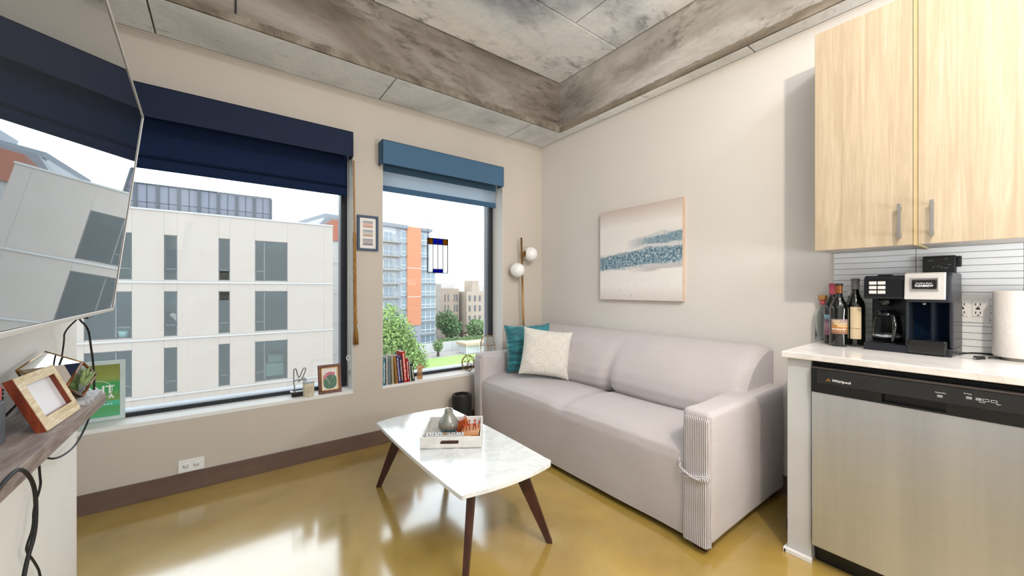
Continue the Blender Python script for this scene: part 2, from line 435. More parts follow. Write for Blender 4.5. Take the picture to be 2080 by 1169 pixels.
floor = struct(B(-1.6, WX+.1, -3.3, WY+.1, -.1, 0), 'floor', M['floor'])
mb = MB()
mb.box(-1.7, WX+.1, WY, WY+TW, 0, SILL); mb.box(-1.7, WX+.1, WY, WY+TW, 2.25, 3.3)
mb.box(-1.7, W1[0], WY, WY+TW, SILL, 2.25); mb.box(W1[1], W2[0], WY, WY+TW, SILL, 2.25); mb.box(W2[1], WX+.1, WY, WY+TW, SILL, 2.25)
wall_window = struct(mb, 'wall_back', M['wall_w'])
wall_right = struct(B(WX, WX+.15, -3.3, WY+TW, 0, 3.3), 'wall_right', M['wall'])
mb = MB(); mb.box(-.80, LX, -3.3, LE, 0, 3.3)
struct(mb, 'wall_left', M['offwhite'])
struct(B(-1.75, -1.6, LE-.3, WY+.1, 0, 3.3), 'wall_left_recess', M['offwhite'])
struct(B(-1.75, -.8, LE-.3, LE-.15, 0, 3.3), 'wall_left_return', M['offwhite'])
struct(B(-.9, WX+.15, -3.4, -3.3, 0, 3.3), 'wall_rear', M['white'])

# sills and reveals
for i, W_ in enumerate((W1, W2)):
    x0, x1, z0, z1 = W_
    mb = MB(); mb.box(x0, x1, WY-.001, WY+.165, z0-.02, z0+.002)
    struct(mb, 'trim_%d' % (i*3+1), M['white'])
    struct(B(x1-.002, x1+.01, WY+.001, WY+.165, z0, z1), 'trim_%d' % (i*3+2), M['white'])
    struct(B(x0-.01, x0+.002, WY+.001, WY+.165, z0, z1), 'trim_%d' % (i*3+3), M['white'])
    # window: frame, pane
    wn = bpy.data.objects.new('window_%d' % (i+1), None); COL.objects.link(wn); wn['kind'] = 'structure'
    y0, y1 = WY+.165, WY+.26
    fr = MB(); t = .045
    fr.rim(x0, x1, y0, y0+.03, z0, z1, t*.62, t, t, t)
    build(fr, 'frame', M['frame_dk'], wn, bevel=.003)
    jb = MB()
    jb.rim(x0, x1, y0+.03, y1, z0, z1, t*.62, t, t, t)
    build(jb, 'jamb', M['frame_gr'], wn)
    build(B(x0+t, x1-t, y1-.03, y1-.024, z0+t*.6, z1-t), 'pane', M['glass'], wn)
    ob = MB(); ob.box(x0-.0, x1, y1, WY+TW, z0-.0, z0+.02); build(ob, 'outer_sill', M['frame_gr'], wn)

# ceiling: recessed slab of cast panels, beams and soffit panels
ceiling = struct(B(-1.75, WX+.15, -3.4, WY+TW, ZC+.02, 3.4), 'ceiling', M['slab_clean'])
BX, BY = 2.522, 2.615      # beam faces
g = .004
def cpanel(x0, x1, y0, y1, z0, z1, m):
    o = build(B(x0+g, x1-g, y0+g, y1-g, z0, z1), 'panel', m, ceiling, bevel=.004)
    return o
for x0, x1 in ((-1.6, -.45), (-.45, .8), (.8, BX)): cpanel(x0, x1, 1.955, BY, ZC, ZC+.02, M['slab_clean'])
for y0, y1 in ((.75, 1.955), (-.5, .75), (-1.9, -.5), (-3.3, -1.9)):
    for x0, x1 in ((-1.6, -.4), (-.4, .82), (.82, 2.04), (2.04, BX)): cpanel(x0, x1, y0, y1, ZC, ZC+.02, M['slab_clean'])
xs = [-1.6, -.315, .961, 2.186, WX]
for a, b in zip(xs, xs[1:]): cpanel(a, b, BY, WY, ZS, ZS+.05, M['slab'])
ys = [-3.3, -1.8, -.3, 1.0, BY]
for a, b in zip(ys, ys[1:]): cpanel(BX, WX, a, b, ZS, ZS+.05, M['slab'])
build(B(-1.75, WX, BY+.004, WY, ZS+.052, ZC+.02), 'beam', M['beam'], ceiling)
build(B(BX+.004, WX, -3.3, BY+.004, ZS+.052, ZC+.02), 'beam', M['beam2'], ceiling)
def lip(p0, p1, ax):
    mb = MB(); n = 90
    for i in range(n):
        a, b = p0+(p1-p0)*i/n, p0+(p1-p0)*(i+1)/n
        d0, d1 = .008+.005*random.random(), .008+.005*random.random(); h0, h1 = .046+.01*random.random(), .046+.01*random.random()
        if ax == 'X':
            mb.hexa([(a, BY-d0, ZS+.001), (b, BY-d1, ZS+.001), (b, BY+.004, ZS+.001), (a, BY+.004, ZS+.001)], [(a, BY-d0*.6, ZS+h0), (b, BY-d1*.6, ZS+h1), (b, BY+.004, ZS+h1), (a, BY+.004, ZS+h0)])
        else:
            mb.hexa([(BX-d0, a, ZS+.001), (BX+.004, a, ZS+.001), (BX+.004, b, ZS+.001), (BX-d1, b, ZS+.001)], [(BX-d0*.6, a, ZS+h0), (BX+.004, a, ZS+h0), (BX+.004, b, ZS+h1), (BX-d1*.6, b, ZS+h1)])
    return mb
build(lip(-1.6, BX, 'X'), 'beam_lip', M['beamlip'], ceiling)
build(lip(-3.3, BY-.01, 'Y'), 'beam_lip', M['beamlip'], ceiling)
build(B(.048, .056, BY-.003, BY+.006, ZS+.06, ZC), 'joint_strip', M['blackmat'], ceiling)
# corner trims between wall and soffit
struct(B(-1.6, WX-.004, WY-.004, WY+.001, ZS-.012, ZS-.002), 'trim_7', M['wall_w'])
struct(B(WX-.004, WX+.001, -3.3, WY-.004, ZS-.010, ZS-.002), 'trim_8', M['wall'])

mb = MB(); mb.box(-1.6, 1.72, WY-.014, WY, 0, .108)
struct(mb, 'baseboard_back', M['baseboard'], bevel=.002)
struct(B(1.72, WX, WY-.014, WY, 0, .108), 'baseboard_back_corner', M['baseboard'], bevel=.002)
struct(B(WX-.012, WX, .70, WY-.014, 0, .108), 'baseboard_right', M['baseboard'], bevel=.002)

# wall outlet on the window wall
o = thing('wall_outlet', 'white horizontal duplex power outlet low on the wall under the wide window', 'outlet', (-.156, WY, .15))
build(B(-.217, -.096, WY-.006, WY, .111, .186), 'cover_plate', M['white'], o, bevel=.002)
for cx in (-.181, -.132):
    f = build(MB().lathe([(0, -.001), (.017, -.001), (.018, .002), (.018, .004)], n=20, mat=Matrix.Translation((cx, WY-.0065, .149)) @ Matrix.Rotation(R(90), 4, 'X') @ Matrix.Scale(-1, 4, (0, 0, 1))), 'socket', M['white'], o)
    s = MB(); s.box(cx+.002, cx+.010, WY-.0098, WY-.0092, .1525, .1545); s.box(cx+.002, cx+.010, WY-.0098, WY-.0092, .1425, .1445); s.box(cx-.012, cx-.007, WY-.0098, WY-.0092, .1465, .1510)
    build(s, 'slot', M['black'], f)

# ------------------------------------------------------------ window shades
def shade_valance(x0, x1, mat, root):
    mb = MB(); y = 2.9
    mb.box(x0, x1, y, y+.008, 2.152, 2.333); mb.box(x0, x0+.008, y, WY-.001, 2.152, 2.333); mb.box(x1-.008, x1, y, WY-.001, 2.152, 2.333); mb.box(x0, x1, y, WY-.001, 2.325, 2.333)
    build(mb, 'valance', mat, root, bevel=.003)
r1 = thing('window_shade', 'dark navy roman shade, partly lowered over the wide left window', 'shade', (-.3, WY, 1.90))
shade_valance(-1.3, .7466, M['navyfront'], r1)
mb = MB()
prof = [(3.075, 2.32), (3.07, 2.1), (3.062, 1.985), (3.045, 1.969), (3.066, 1.963), (3.06, 1.93), (3.052, 1.903), (3.066, 1.900)]
mb.grid(lambda u, v: Vector((-1.3+(2.045)*u, 0, 0)) + Vector((0, *[prof[min(int(v*7), 6)][k]*(1-(v*7-min(int(v*7), 6)))+prof[min(int(v*7), 6)+1][k]*(v*7-min(int(v*7), 6)) for k in (0, 1)])), 8, 7, smooth=False)
build(mb, 'shade_cloth', M['navy'], r1)
ch = MB()
for x in (.742, .756):
    ch.tube([(x, 3.045, 2.15), (x+.002, 3.04, 1.4), (x+.006, 3.045, .70)], .0022, 6)
ch.tube([(.746+.012*math.cos(a), 3.045, .685+.018*math.sin(a)) for a in [k*math.pi/5 for k in range(10)]], .0035, 6, closed=True)
build(ch, 'cord_loop', M['cord'], r1)
mb = MB(); mb.tube([(.742, 3.045, .66), (.745, 3.05, .60)], .0015, 6); mb.box(.752, .767, 3.06, 3.085, .555, .585)
build(mb, 'cord_cleat', M['silver'], r1)
mb = MB(); mb.tube([(.752, 2.93, 2.31), (.762, 2.95, 2.28), (.758, 2.96, 2.24), (.768, 2.97, 2.19)], .0018, 6)
build(mb, 'loose_cord', M['cord'], r1)

r2 = thing('window_shade', 'shade in flare-lightened steel blue with a sheer strip, lowered a little over the narrower right window', 'shade', (1.52, WY, 1.99))
shade_valance(.955, 2.082, M['flarefront'], r2)
build(B(.995, 2.107, 3.078, 3.080, 2.028, 2.32), 'sheer_cloth', M['sheer'], r2, label='pale see-through cloth strip')
build(B(.995, 2.107, 3.070, 3.078, 2.145, 2.32), 'shade_cloth', M['flarecloth'], r2)
build(B(.993, 2.107, 3.07, 3.085, 1.985, 2.031), 'bottom_bar', M['flarecloth'], r2, bevel=.003)

# ochre tassel hanging between the windows
tz = thing('rope_tassel', 'long ochre twisted rope tassel hanging beside the wide window', 'tassel', (.775, 2.975, .8))
mb = MB()
for ph in range(3):
    pts = []
    for i in range(60):
        z = 2.15-(2.15-.965)*i/59; a = z*42+ph*2.094; rr = .0026 if z > 1.62 else .0055
        pts.append((.768+.012*(2.15-z)/1.2+rr*math.cos(a), 2.975+rr*math.sin(a), z))
    mb.tube(pts, [(.0028 if p[2] > 1.62 else .0058) for p in pts], 6)
build(mb, 'rope', M['rope'], tz)
build(MB().lathe([(.001, .03), (.010, .025), (.014, .01), (.010, -.004), (.007, -.012), (.011, -.02), (.008, -.03)], (.781, 2.975, .945), 16), 'knot', M['rope'], tz)
mb = MB(); random.seed(3)
for i in range(70):
    a = random.random()*6.28; r0 = random.random()**.5*.007; r1_ = r0*2.4+.003
    mb.tube([(.781+r0*math.cos(a), 2.972+r0*math.sin(a), .93), (.781+r1_*.9*math.cos(a), 2.972+r1_*.9*math.sin(a), .86), (.781+r1_*math.cos(a), 2.972+r1_*math.sin(a), .80-random.random()*.012)], .0016, 4)
build(mb, 'fringe', M['rope'], tz, kind='stuff')

# small photo frame on the pier
pf = thing('photo_frame', 'narrow dark blue frame with three small photos on the pier between the windows', 'picture frame', (.87, WY, 1.48))
x0, x1, z0, z1 = .797, .951, 1.492, 1.757
mb = MB()
t = .017
mb.rim(x0, x1, WY-.02, WY, z0, z1, t, t, t, t)
build(mb, 'frame', plain('blue_grey_frame', '2c415c', .4), pf, bevel=.002)
mat_ = build(B(x0+t, x1-t, WY-.010, WY-.004, z0+t, z1-t), 'mat_board', M['paper'], pf)
for k, (ca, cb) in enumerate((('b98a78', 'd8b9a8'), ('a58b74', 'c9c3bd'), ('6f6a78', 'b3a69f'))):
    zc = 1.692-k*.067
    pm = gradmat('snapshot_print', [(.1, ca), (.5, cb), (.9, '8b8f9b')], 1, 24, rough=.3, mixn=.9)
    q = B(.838, .911, WY-.0112, WY-.010, zc-.025, zc+.025); q.uv = lambda v, z=zc: ((v.x-.838)/.073, (v.z-z)/.05+.5)
    build(q, 'photo', pm, mat_)

# ------------------------------------------------------------ painting
pt = thing('canvas_painting', 'square abstract seascape canvas with a blue band, above the sofa', 'painting', (WX, 1.82, 1.113))
q = MB(); q.add([(2.6, 2.196, 1.114), (2.6, 1.453, 1.114), (2.6, 1.453, 1.856), (2.6, 2.196, 1.856)], [(0, 1, 2, 3)])
q.uv = lambda v: ((2.196-v.y)/.743, (v.z-1.114)/.742)
build(q, 'painted_canvas', M['canvas'], pt)
build(B(2.6005, WX, 1.453, 2.196, 1.114, 1.856), 'stretcher_frame', M['canvas_side'], pt)

# ------------------------------------------------------------ sofa
sofa = thing('sofa', 'long sofa in a pale grey waffle-knit stretch slipcover against the right wall', 'sofa', (2.15, 1.85, 0))
SY0, SY1 = .835, 2.872
def nz(x, y, z, a, s): return a*noise.noise(Vector((x*s, y*s, z*s)))
def softbox(x0, x1, y0, y1, z0, z1, r, amp=.004, step=.05, sc=5):
    """rounded box with slightly uneven cloth surface"""
    bm = bmesh.new()
    nx, ny, nzz = [max(2, int((b-a)/step)) for a, b in ((x0, x1), (y0, y1), (z0, z1))]
    mb = MB(); N = {0: nx, 1: ny, 2: nzz}; lo = (x0, y0, z0); hi = (x1, y1, z1)
    c = [(a+b)/2 for a, b in zip(lo, hi)]; h = [(b-a)/2 for a, b in zip(lo, hi)]
    def rnd(p):
        q = [max(-(h[i]-r), min(h[i]-r, p[i]-c[i])) for i in range(3)]
        d = Vector([p[i]-c[i]-q[i] for i in range(3)])
        if d.length > 1e-9: d = d.normalized()*r
        v = Vector([c[i]+q[i]+d[i] for i in range(3)])
        k = nz(v.x, v.y, v.z, amp, sc)
        return v+d.normalized()*k if d.length > 1e-9 else v
    def cs(n, H):   # parameter positions, denser near the rounded borders
        e = [0, .25, .5, .75]; m = r/(2*H)
        return [x*m for x in e]+[m+(1-2*m)*i/n for i in range(n+1)]+[1-x*m for x in e[::-1]]
    for ax in range(3):
        a, b = [i for i in range(3) if i != ax]
        U, V = cs(N[a], h[a]), cs(N[b], h[b])
        for side in (0, 1):
            vs = []
            for u in U:
                for v in V:
                    p = [0, 0, 0]; p[ax] = hi[ax] if side else lo[ax]; p[a] = lo[a]+(hi[a]-lo[a])*u; p[b] = lo[b]+(hi[b]-lo[b])*v
                    vs.append(rnd(p))
            nv = len(V); fs = []
            for i in range(len(U)-1):
                for j in range(nv-1):
                    q = (i*nv+j, (i+1)*nv+j, (i+1)*nv+j+1, i*nv+j+1)
                    fs.append(q if (side ^ (ax == 1)) else q[::-1])
            mb.add(vs, fs, True)
    return mb
# seat body with a crown, a centre crease and a skirt to the floor
def seatfn(u, v):
    y = SY0+.02+(SY1-SY0-.04)*u
    prof = [(1.752, .035), (1.748, .12), (1.745, .22), (1.742, .32), (1.742, .38), (1.752, .425), (1.785, .452), (1.85, .468), (1.95, .480), (2.05, .484), (2.15, .480), (2.25, .470), (2.32, .460)]
    t_ = v*(len(prof)-1); i = min(int(t_), len(prof)-2); f = t_-i
    x = prof[i][0]*(1-f)+prof[i+1][0]*f; z = prof[i][1]*(1-f)+prof[i+1][1]*f
    crease = math.exp(-((y-1.83)/.05)**2); topw = max(0, min(1, (v-.35)/.1))
    z -= .016*crease*topw; x += .010*crease*max(0, 1-abs(v-.45)/.3)
    crown = abs(math.sin(math.pi*(y-SY0)/1.01))**.5
    z += (.006*crown-.004)*topw
    k = nz(x, y, z, .006, 4)
    return Vector((x-k*(1-topw), y, z+k*topw))
mb = MB().grid(seatfn, 90, 48, flip=True)
build(mb, 'seat', M['sofa'], sofa)
# backrest: two swollen cushions under one cover
def backfn(u, v):
    y = .90+(SY1-.02-.90)*u
    prof = [(2.235, .455), (2.195, .50), (2.185, .56), (2.205, .63), (2.245, .70), (2.30, .765), (2.37, .815), (2.44, .848), (2.51, .866), (2.57, .868), (2.605, .85), (2.612, .80)]
    t_ = v*(len(prof)-1); i = min(int(t_), len(prof)-2); f = t_-i
    x = prof[i][0]*(1-f)+prof[i+1][0]*f; z = prof[i][1]*(1-f)+prof[i+1][1]*f
    mid = 1.80; cr = math.exp(-((y-mid)/.045)**2); lowf = max(0, 1-v/.62)
    x += .06*cr*lowf
    half = abs(y-mid); x -= .03*lowf*math.exp(-((half-.45)/.28)**2)
    e = min(1, min(u, 1-u)/.035); ee = math.sqrt(max(0, 1-(1-e)**2))
    x += .04*(1-ee); z -= .03*(1-ee)*(v > .3)
    k = nz(x, y, z, .012, 4)
    return Vector((x-k, y, z))
mb = MB().grid(backfn, 90, 44, flip=True)
# end caps
for u in (0, 1):
    ring = [backfn(u, k/22) for k in range(23)]+[Vector((2.61, backfn(u, 0).y, .455))]
    mb.add(ring, [tuple(range(len(ring))) if u == 0 else tuple(range(len(ring)))[::-1]])
build(mb, 'backrest', M['sofa'], sofa)
build(softbox(2.30, 2.605, .86, SY1-.012, .05, .60, .03), 'back_frame', M['sofa'], sofa)
build(softbox(1.738, 2.605, 2.735, SY1, .04, .652, .035, .004), 'arm', M['sofa'], sofa)
build(softbox(1.742, 2.608, SY0, .978, .045, .645, .03, .005), 'arm', M['sofa'], sofa)
# ribbed front panel of the near arm, with the fold where the cover is tucked
def ribfn(u, v):
    y = SY0+.008+(.975-SY0-.01)*u; z = .036+(.628-.036)*v
    e = min(u, 1-u)/.14; x = 1.733+(.03*(1-math.sqrt(max(0, 1-(1-min(1, e))**2))))
    if v > .96: x += (v-.96)*.5
    fold = .345+.02*(1-u)-.012*math.sin(u*3.1)
    x -= .012*max(0, 1-abs(z-fold+.012)/.02) + (.008 if z < fold else 0)
    x += nz(y*2, z, 0, .006, 9)*.6
    return Vector((x, y, z))
build(MB().grid(ribfn, 14, 60, flip=True), 'arm_front', M['sofarib'], sofa, label='strongly ribbed cover over the front of the near arm')
def ribfn2(u, v):
    y = 2.742+(SY1-.008-2.742)*u; z = .045+(.632-.045)*v
    e = min(u, 1-u)/.14; x = 1.731+(.03*(1-math.sqrt(max(0, 1-(1-min(1, e))**2))))
    if v > .96: x += (v-.96)*.5
    return Vector((x, y, z))
build(MB().grid(ribfn2, 10, 20, flip=True), 'arm_front', M['sofa'], sofa)
build(MB().tube([(1.735, .985, .40), (1.722, .975, .365), (1.718, .955, .352), (1.716, .915, .338), (1.717, .875, .335), (1.726, .842, .345)], [.003, .006, .007, .006, .005, .002], 8), 'cover_fold', M['sofarib'], sofa)
mb = MB()
for i in range(9):
    x = 2.23+i*.018; mb.tube([(x, .972, .648+.002*math.sin(i*2)), (x+.010, .962, .654+.004*math.sin(i*3)), (x+.02, .972, .650)], .006, 6)
build(mb, 'tuck_crumple', M['sofa'], sofa)
for (x, y) in ((1.79, .90), (1.79, 2.80), (2.55, .90), (2.55, 2.80)):
    build(B(x-.03, x+.03, y-.03, y+.03, 0, .05), 'foot', M['walnut'], sofa)

def pillow(name, label, loc, W, H, T, mat, normal, tilt, roll=0, ruffle=0, cat='cushion'):
    """soft square cushion: stands on its lower edge at loc, faces along `normal` in plan, leans back by tilt"""
    n = Vector((normal[0], normal[1], 0)).normalized(); rt = Vector((-n.y, n.x, 0)); up = Vector((0, 0, 1))
    m = basis((0, 0, 0), rt, up)
    m = Matrix.Rotation(tilt, 4, -rt) @ Matrix.Rotation(roll, 4, n) @ m
    o = bpy.data.objects.new(name, None)
    mb = MB()
    def fn(sgn):
        def f(u, v):
            a, b = 2*u-1, 2*v-1
            pin = 1-.07*(1-abs(a)**2.5)*(abs(b)**3) ; pin2 = 1-.07*(1-abs(b)**2.5)*(abs(a)**3)
            th = T*.5*((1-abs(a)**3.2)*(1-abs(b)**3.2))**.55
            x = a*W/2*pin2; y = H/2+b*H/2*pin
            if ruffle:
                th *= 1+.25*noise.noise(Vector((a*1.5, b*7, sgn*3)))
                th += ruffle*(noise.noise(Vector((a*2.2+3, b*14+.8*math.sin(a*3), sgn)))) * (1-abs(a)**6)*(1-abs(b)**6)
            else: th += .006*noise.noise(Vector((a*3, b*3, sgn*5)))*(1-abs(a)**4)*(1-abs(b)**4)
            return Vector((x, y, sgn*th))
        return f
    mb.grid(fn(1), 48, 48); mb.grid(fn(-1), 48, 48, flip=True)
    vs = [m @ Vector(v) for v in mb.v]; zmin = min(v.z for v in vs)
    uvl = {i: (v[0]/W+.5, v[1]/H) for i, v in enumerate(mb.v)}
    mb.v = [tuple(v-Vector((0, 0, zmin))) for v in vs]
    me = bpy.data.meshes.new(name); me.from_pydata(mb.v, [], mb.f); me.polygons.foreach_set('use_smooth', mb.sm)
    uv = me.uv_layers.new(name='UVMap')
    for i, lp in enumerate(me.loops): uv.data[i].uv = uvl[lp.vertex_index]
    me.materials.append(mat); bpy.data.objects.remove(o)
    o = bpy.data.objects.new(name, me); COL.objects.link(o); o.location = loc
    return tag(o, label, cat)
pillow('throw_pillow', 'teal crushed velvet pillow leaning in the far corner of the sofa', (2.12, 2.56, .484), .42, .41, .14, M['teal'], (-.40, -.92), R(10), R(1.5), ruffle=.018)
pillow('throw_pillow', 'white square pillow with grey medallion pattern, in front of the teal pillow', (2.02, 2.28, .484), .40, .385, .13, M['medallion'], (-.62, -.78), R(18), R(-7))

# ------------------------------------------------------------ floor lamp
lamp = thing('floor_lamp', 'slim brass floor lamp with two white globes in the corner behind the sofa', 'lamp', (2.37, 2.935, 0))
build(MB().lathe([(.0, 0), (.055, 0), (.057, .006), (.055, .016), (.0, .016)], (2.37, 2.935, 0), 32), 'base', M['gold'], lamp)
build(rod((2.37, 2.935, .012), (2.311, 2.93, 1.70), .0095, 16), 'pole', M['gold'], lamp)
def pole_at(z): f = (z-.012)/1.688; return Vector((2.37-.059*f, 2.935-.005*f, z))
for c, d, lab in (((2.245, 2.905, 1.383), -1, 0), ((2.405, 2.905, 1.545), 1, 0)):
    p = pole_at(c[2]); c = Vector(c); dr = (c-p).normalized()
    cup = MB(); e = c-dr*.066
    cup.tube([p, e], .006, 10); cup.tube([e-dr*.004, e+dr*.004, e+dr*.022], [.022, .034, .036], 20)
    ho = build(cup, 'globe_holder', M['gold'], lamp)
    build(MB().sphere(c, .070, 20), 'globe', M['opal'], ho)

# black round device at the sofa end
av = thing('air_purifier', 'black round air purifier on the floor between coffee table and sofa', 'purifier', (1.617, 2.865, 0))
cx, cy = 1.617, 2.865
build(MB().lathe([(0, 0), (.080, 0), (.084, .008), (.084, .285), (.082, .30)], (cx, cy, 0), 40), 'body', M['blackmat'], av)
build(MB().lathe([(.082, .299), (.084, .304), (.080, .310), (.066, .309), (.060, .300), (.030, .297), (0, .297)], (cx, cy, 0), 40), 'top_ring', M['black'], av)
mb = MB()
for k in range(24):
    a = k*math.pi/12; mb.tube([(cx+.030*math.cos(a), cy+.030*math.sin(a), .300), (cx+.062*math.cos(a+.3), cy+.062*math.sin(a+.3), .303)], .0018, 5)
build(mb, 'vent_fins', M['black'], av)

# ------------------------------------------------------------ coffee table
ct = thing('coffee_table', 'white marble coffee table with dark splayed wooden legs in front of the sofa', 'table', (.995, 1.86, 0))
def tabletop(scale=1.0, z0=.367, z1=.385):
    hx, hy = .262*scale, .552*scale; poly = []
    cs = [(1, 1), (-1, 1), (-1, -1), (1, -1)]
    r = .045; bow_x, bow_y = .016, .034
    raw = []
    n = 14
    # long sides bow outward slightly, short sides more
    for k in range(4):
        if k == 0: pts = [(hx+bow_x*(1-t*t)-bow_x, t*hy) for t in [-1+2*i/n for i in range(n+1)]]
        if k == 1: pts = [(-t*hx, hy+bow_y*(1-t*t)-bow_y) for t in [-1+2*i/n for i in range(n+1)]]
        if k == 2: pts = [(-hx-bow_x*(1-t*t)+bow_x, -t*hy) for t in [-1+2*i/n for i in range(n+1)]]
        if k == 3: pts = [(t*hx, -hy-bow_y*(1-t*t)+bow_y) for t in [-1+2*i/n for i in range(n+1)]]
        raw.append(pts)
    for k in range(4):
        a = raw[k]; sx = [q for q in a]
        for p in sx[1:-1]: poly.append(p)
        c = a[-1]; p0 = Vector(a[-2]); p1 = Vector(raw[(k+1) % 4][1]); c = Vector(c)
        for t_ in (.15, .3, .45, .55, .7, .85):
            s0 = c+(p0-c).normalized()*r; s1 = c+(p1-c).normalized()*r
            q = s0*(1-t_)**2+c*2*t_*(1-t_)+s1*t_**2; poly.append(tuple(q))
    # drop points that fall inside the corner rounding
    return [(x+.995, y+1.86) for x, y in poly]
top = tabletop()
def loop_order(pts):
    c = (.995, 1.86); return sorted(pts, key=lambda p: math.atan2(p[1]-c[1], p[0]-c[0]))
def convex(pts):
    pts = sorted(set(pts)); 
    def half(ps):
        h = []
        for p in ps:
            while len(h) >= 2 and (h[-1][0]-h[-2][0])*(p[1]-h[-2][1])-(h[-1][1]-h[-2][1])*(p[0]-h[-2][0]) <= 0: h.pop()
            h.append(p)
        return h
    a = half(pts); b = half(pts[::-1]); return a[:-1]+b[:-1]
inner = [q for q in top if not (abs(abs(q[0]-.995)-.262) < .03 and abs(abs(q[1]-1.86)-.552) < .03 and False)]
mb = MB().prism(inner, 'Z', .367, .385)
build(mb, 'tabletop', M['marble'], ct, bevel=.006, seg=3)
for (fx, fy, tx, ty) in ((.752, 2.358, .872, 2.25), (1.238, 1.350, 1.118, 1.46), (.770, 1.342, .872, 1.45), (1.238, 2.358, 1.118, 2.26)):
    sx = 1 if fx > 1 else -1
    d = Vector((fx-tx, fy-ty, 0)).normalized(); n_ = Vector((-d.y, d.x, 0))
    T, Bm = Vector((tx, ty, .366)), Vector((fx, fy, 0))
    b = [Bm+d*.012+n_*.012, Bm-d*.016+n_*.012, Bm-d*.016-n_*.012, Bm+d*.012-n_*.012]
    t_ = [T+d*.042+n_*.015, T-d*.030+n_*.015, T-d*.030-n_*.015, T+d*.042-n_*.015]
    build(MB().hexa(b, t_), 'leg', M['walnut'], ct, bevel=.003)
mb = MB(); mb.box(.875, 1.115, 1.44, 1.465, .325, .366); mb.box(.875, 1.115, 2.255, 2.28, .325, .366); mb.box(.98, 1.01, 1.465, 2.255, .335, .366)
build(mb, 'underframe', M['walnut'], ct, bevel=.002)

# tray, rotated on the table: local frame at its front left corner
TRX = Matrix.Translation((.797, 1.842, .385)) @ Matrix.Rotation(math.atan2(-.175, .263), 4, 'Z')
tray = thing('serving_tray', 'white wooden tray with a cut-out handle on the coffee table', 'tray', (.797, 1.842, .385), math.atan2(-.175, .263))
WM_tray = TRX
tw, td, th_ = .312, .325, .060
M['traywhite'] = plain('worn_white_paint', 'd9d7d2', .55, var=.12, sc=18)
def TP(x, y, z): return TRX @ Vector((x, y, z))
build(B(0, tw, 0, td, 0, .008), 'tray_base', M['traywhite'], tray, local=True, bevel=.001)
# front with slot handle
def slotted(y0, y1):
    mb = MB(); xa, xb, za, zb = .098, .200, .026, .043; r = (zb-za)/2
    mb.box(0, xa+r, y0, y1, 0, th_); mb.box(xb-r, tw, y0, y1, 0, th_)
    n = 8
    for i in range(n):
        f0, f1 = i/n, (i+1)/n; X0, X1 = xa+(xb-xa)*f0, xa+(xb-xa)*f1
    mb.box(xa+r, xb-r, y0, y1, 0, za); mb.box(xa+r, xb-r, y0, y1, zb, th_)
    return mb
build(slotted(0, .010), 'tray_side', M['traywhite'], tray, local=True, bevel=.001)
hs = MB(); hs.box(.106, .192, .001, .004, .026, .043)
build(MB().tube([(.100+.098*i/30, .004+.002*math.sin(i*2.0), .0345+.0015*math.cos(i*2.0)) for i in range(31)], .0075, 8), 'handle_grip', M['walnut'], tray, local=True)
build(slotted(td-.010, td), 'tray_side', M['traywhite'], tray, local=True, bevel=.001)
build(B(0, .009, .010, td-.010, 0, th_), 'tray_side', M['traywhite'], tray, local=True, bevel=.001)
build(B(tw-.009, tw, .010, td-.010, 0, th_), 'tray_side', M['traywhite'], tray, local=True, bevel=.001)

p = TP(.125, .185, .0085)
vm = NT('reactive_glaze'); tcv = vm.n('ShaderNodeTexCoord'); sv = vm.n('ShaderNodeSeparateXYZ'); vm.l(tcv.outputs['Object'], sv.inputs[0])
fz = vm.math('ADD', vm.math('MULTIPLY', sv.outputs[2], 7.4), vm.math('MULTIPLY', vm.noise(vm.coord(), 30), .18))
vm.base(vm.ramp(fz, [(.12, srgb('2c3a41')), (.34, srgb('35606e')), (.44, srgb('6f6455')), (.62, srgb('7d8078')), (1, srgb('8b8b82'))]))
vm.set(.22, coat=.5)
v_ = MB().lathe([(0, 0), (.030, 0), (.034, .004), (.052, .028), (.058, .046), (.056, .062), (.046, .082), (.032, .102), (.024, .116), (.022, .128), (.025, .137), (.0235, .1395), (.018, .137), (.017, .12), (0, .115)], n=40)
o = build(v_, 'bud_vase', vm.m); o.location = p
tag(o, 'small round grey-blue glazed vase standing in the white tray', 'vase')
# remote
rm = thing('remote_control', 'silver remote control lying at the front of the tray', 'remote', tuple(TP(.025, .022, .0435)), math.atan2(-.175, .263)+R(4))
build(B(0, .195, 0, .04, 0, .016), 'shell', plain('grey_plastic', 'b7b6b4', .4), rm, bevel=.004, local=True)
bb = MB()
for i in range(13):
    for j in range(3):
        if i in (5, 6, 7) and j == 1: continue
        if (i*3+j) % 5 == 4: continue
        bb.box(.012+i*.0138, .018+i*.0138, .007+j*.0105, .0125+j*.0105, .0155, .0175)
build(bb, 'buttons', plain('button_grey', '3d3d42', .5), rm, local=True)
build(MB().lathe([(.0, .0175), (.006, .018), (.011, .0178), (.012, .0155)], (.095, .0205, 0), 24), 'dial', M['gold'], rm, local=True)
# papers and coasters in the tray
o = build(B(0, .15, 0, .10, 0, .034), 'coaster_stack', plain('tan_card', 'c29f78', .7)); o.location = TP(.105, .016, .0085); o.rotation_euler = (0, 0, -.588)
tag(o, 'tan square cards under the wooden toys in the tray', 'cards')
o = build(B(0, .085, 0, .10, 0, .034), 'folded_leaflet', M['paper']); o.location = TP(.016, .014, .0085); o.rotation_euler = (0, 0, -.588)
tag(o, 'stack of white leaflets under the remote control in the tray', 'leaflets')
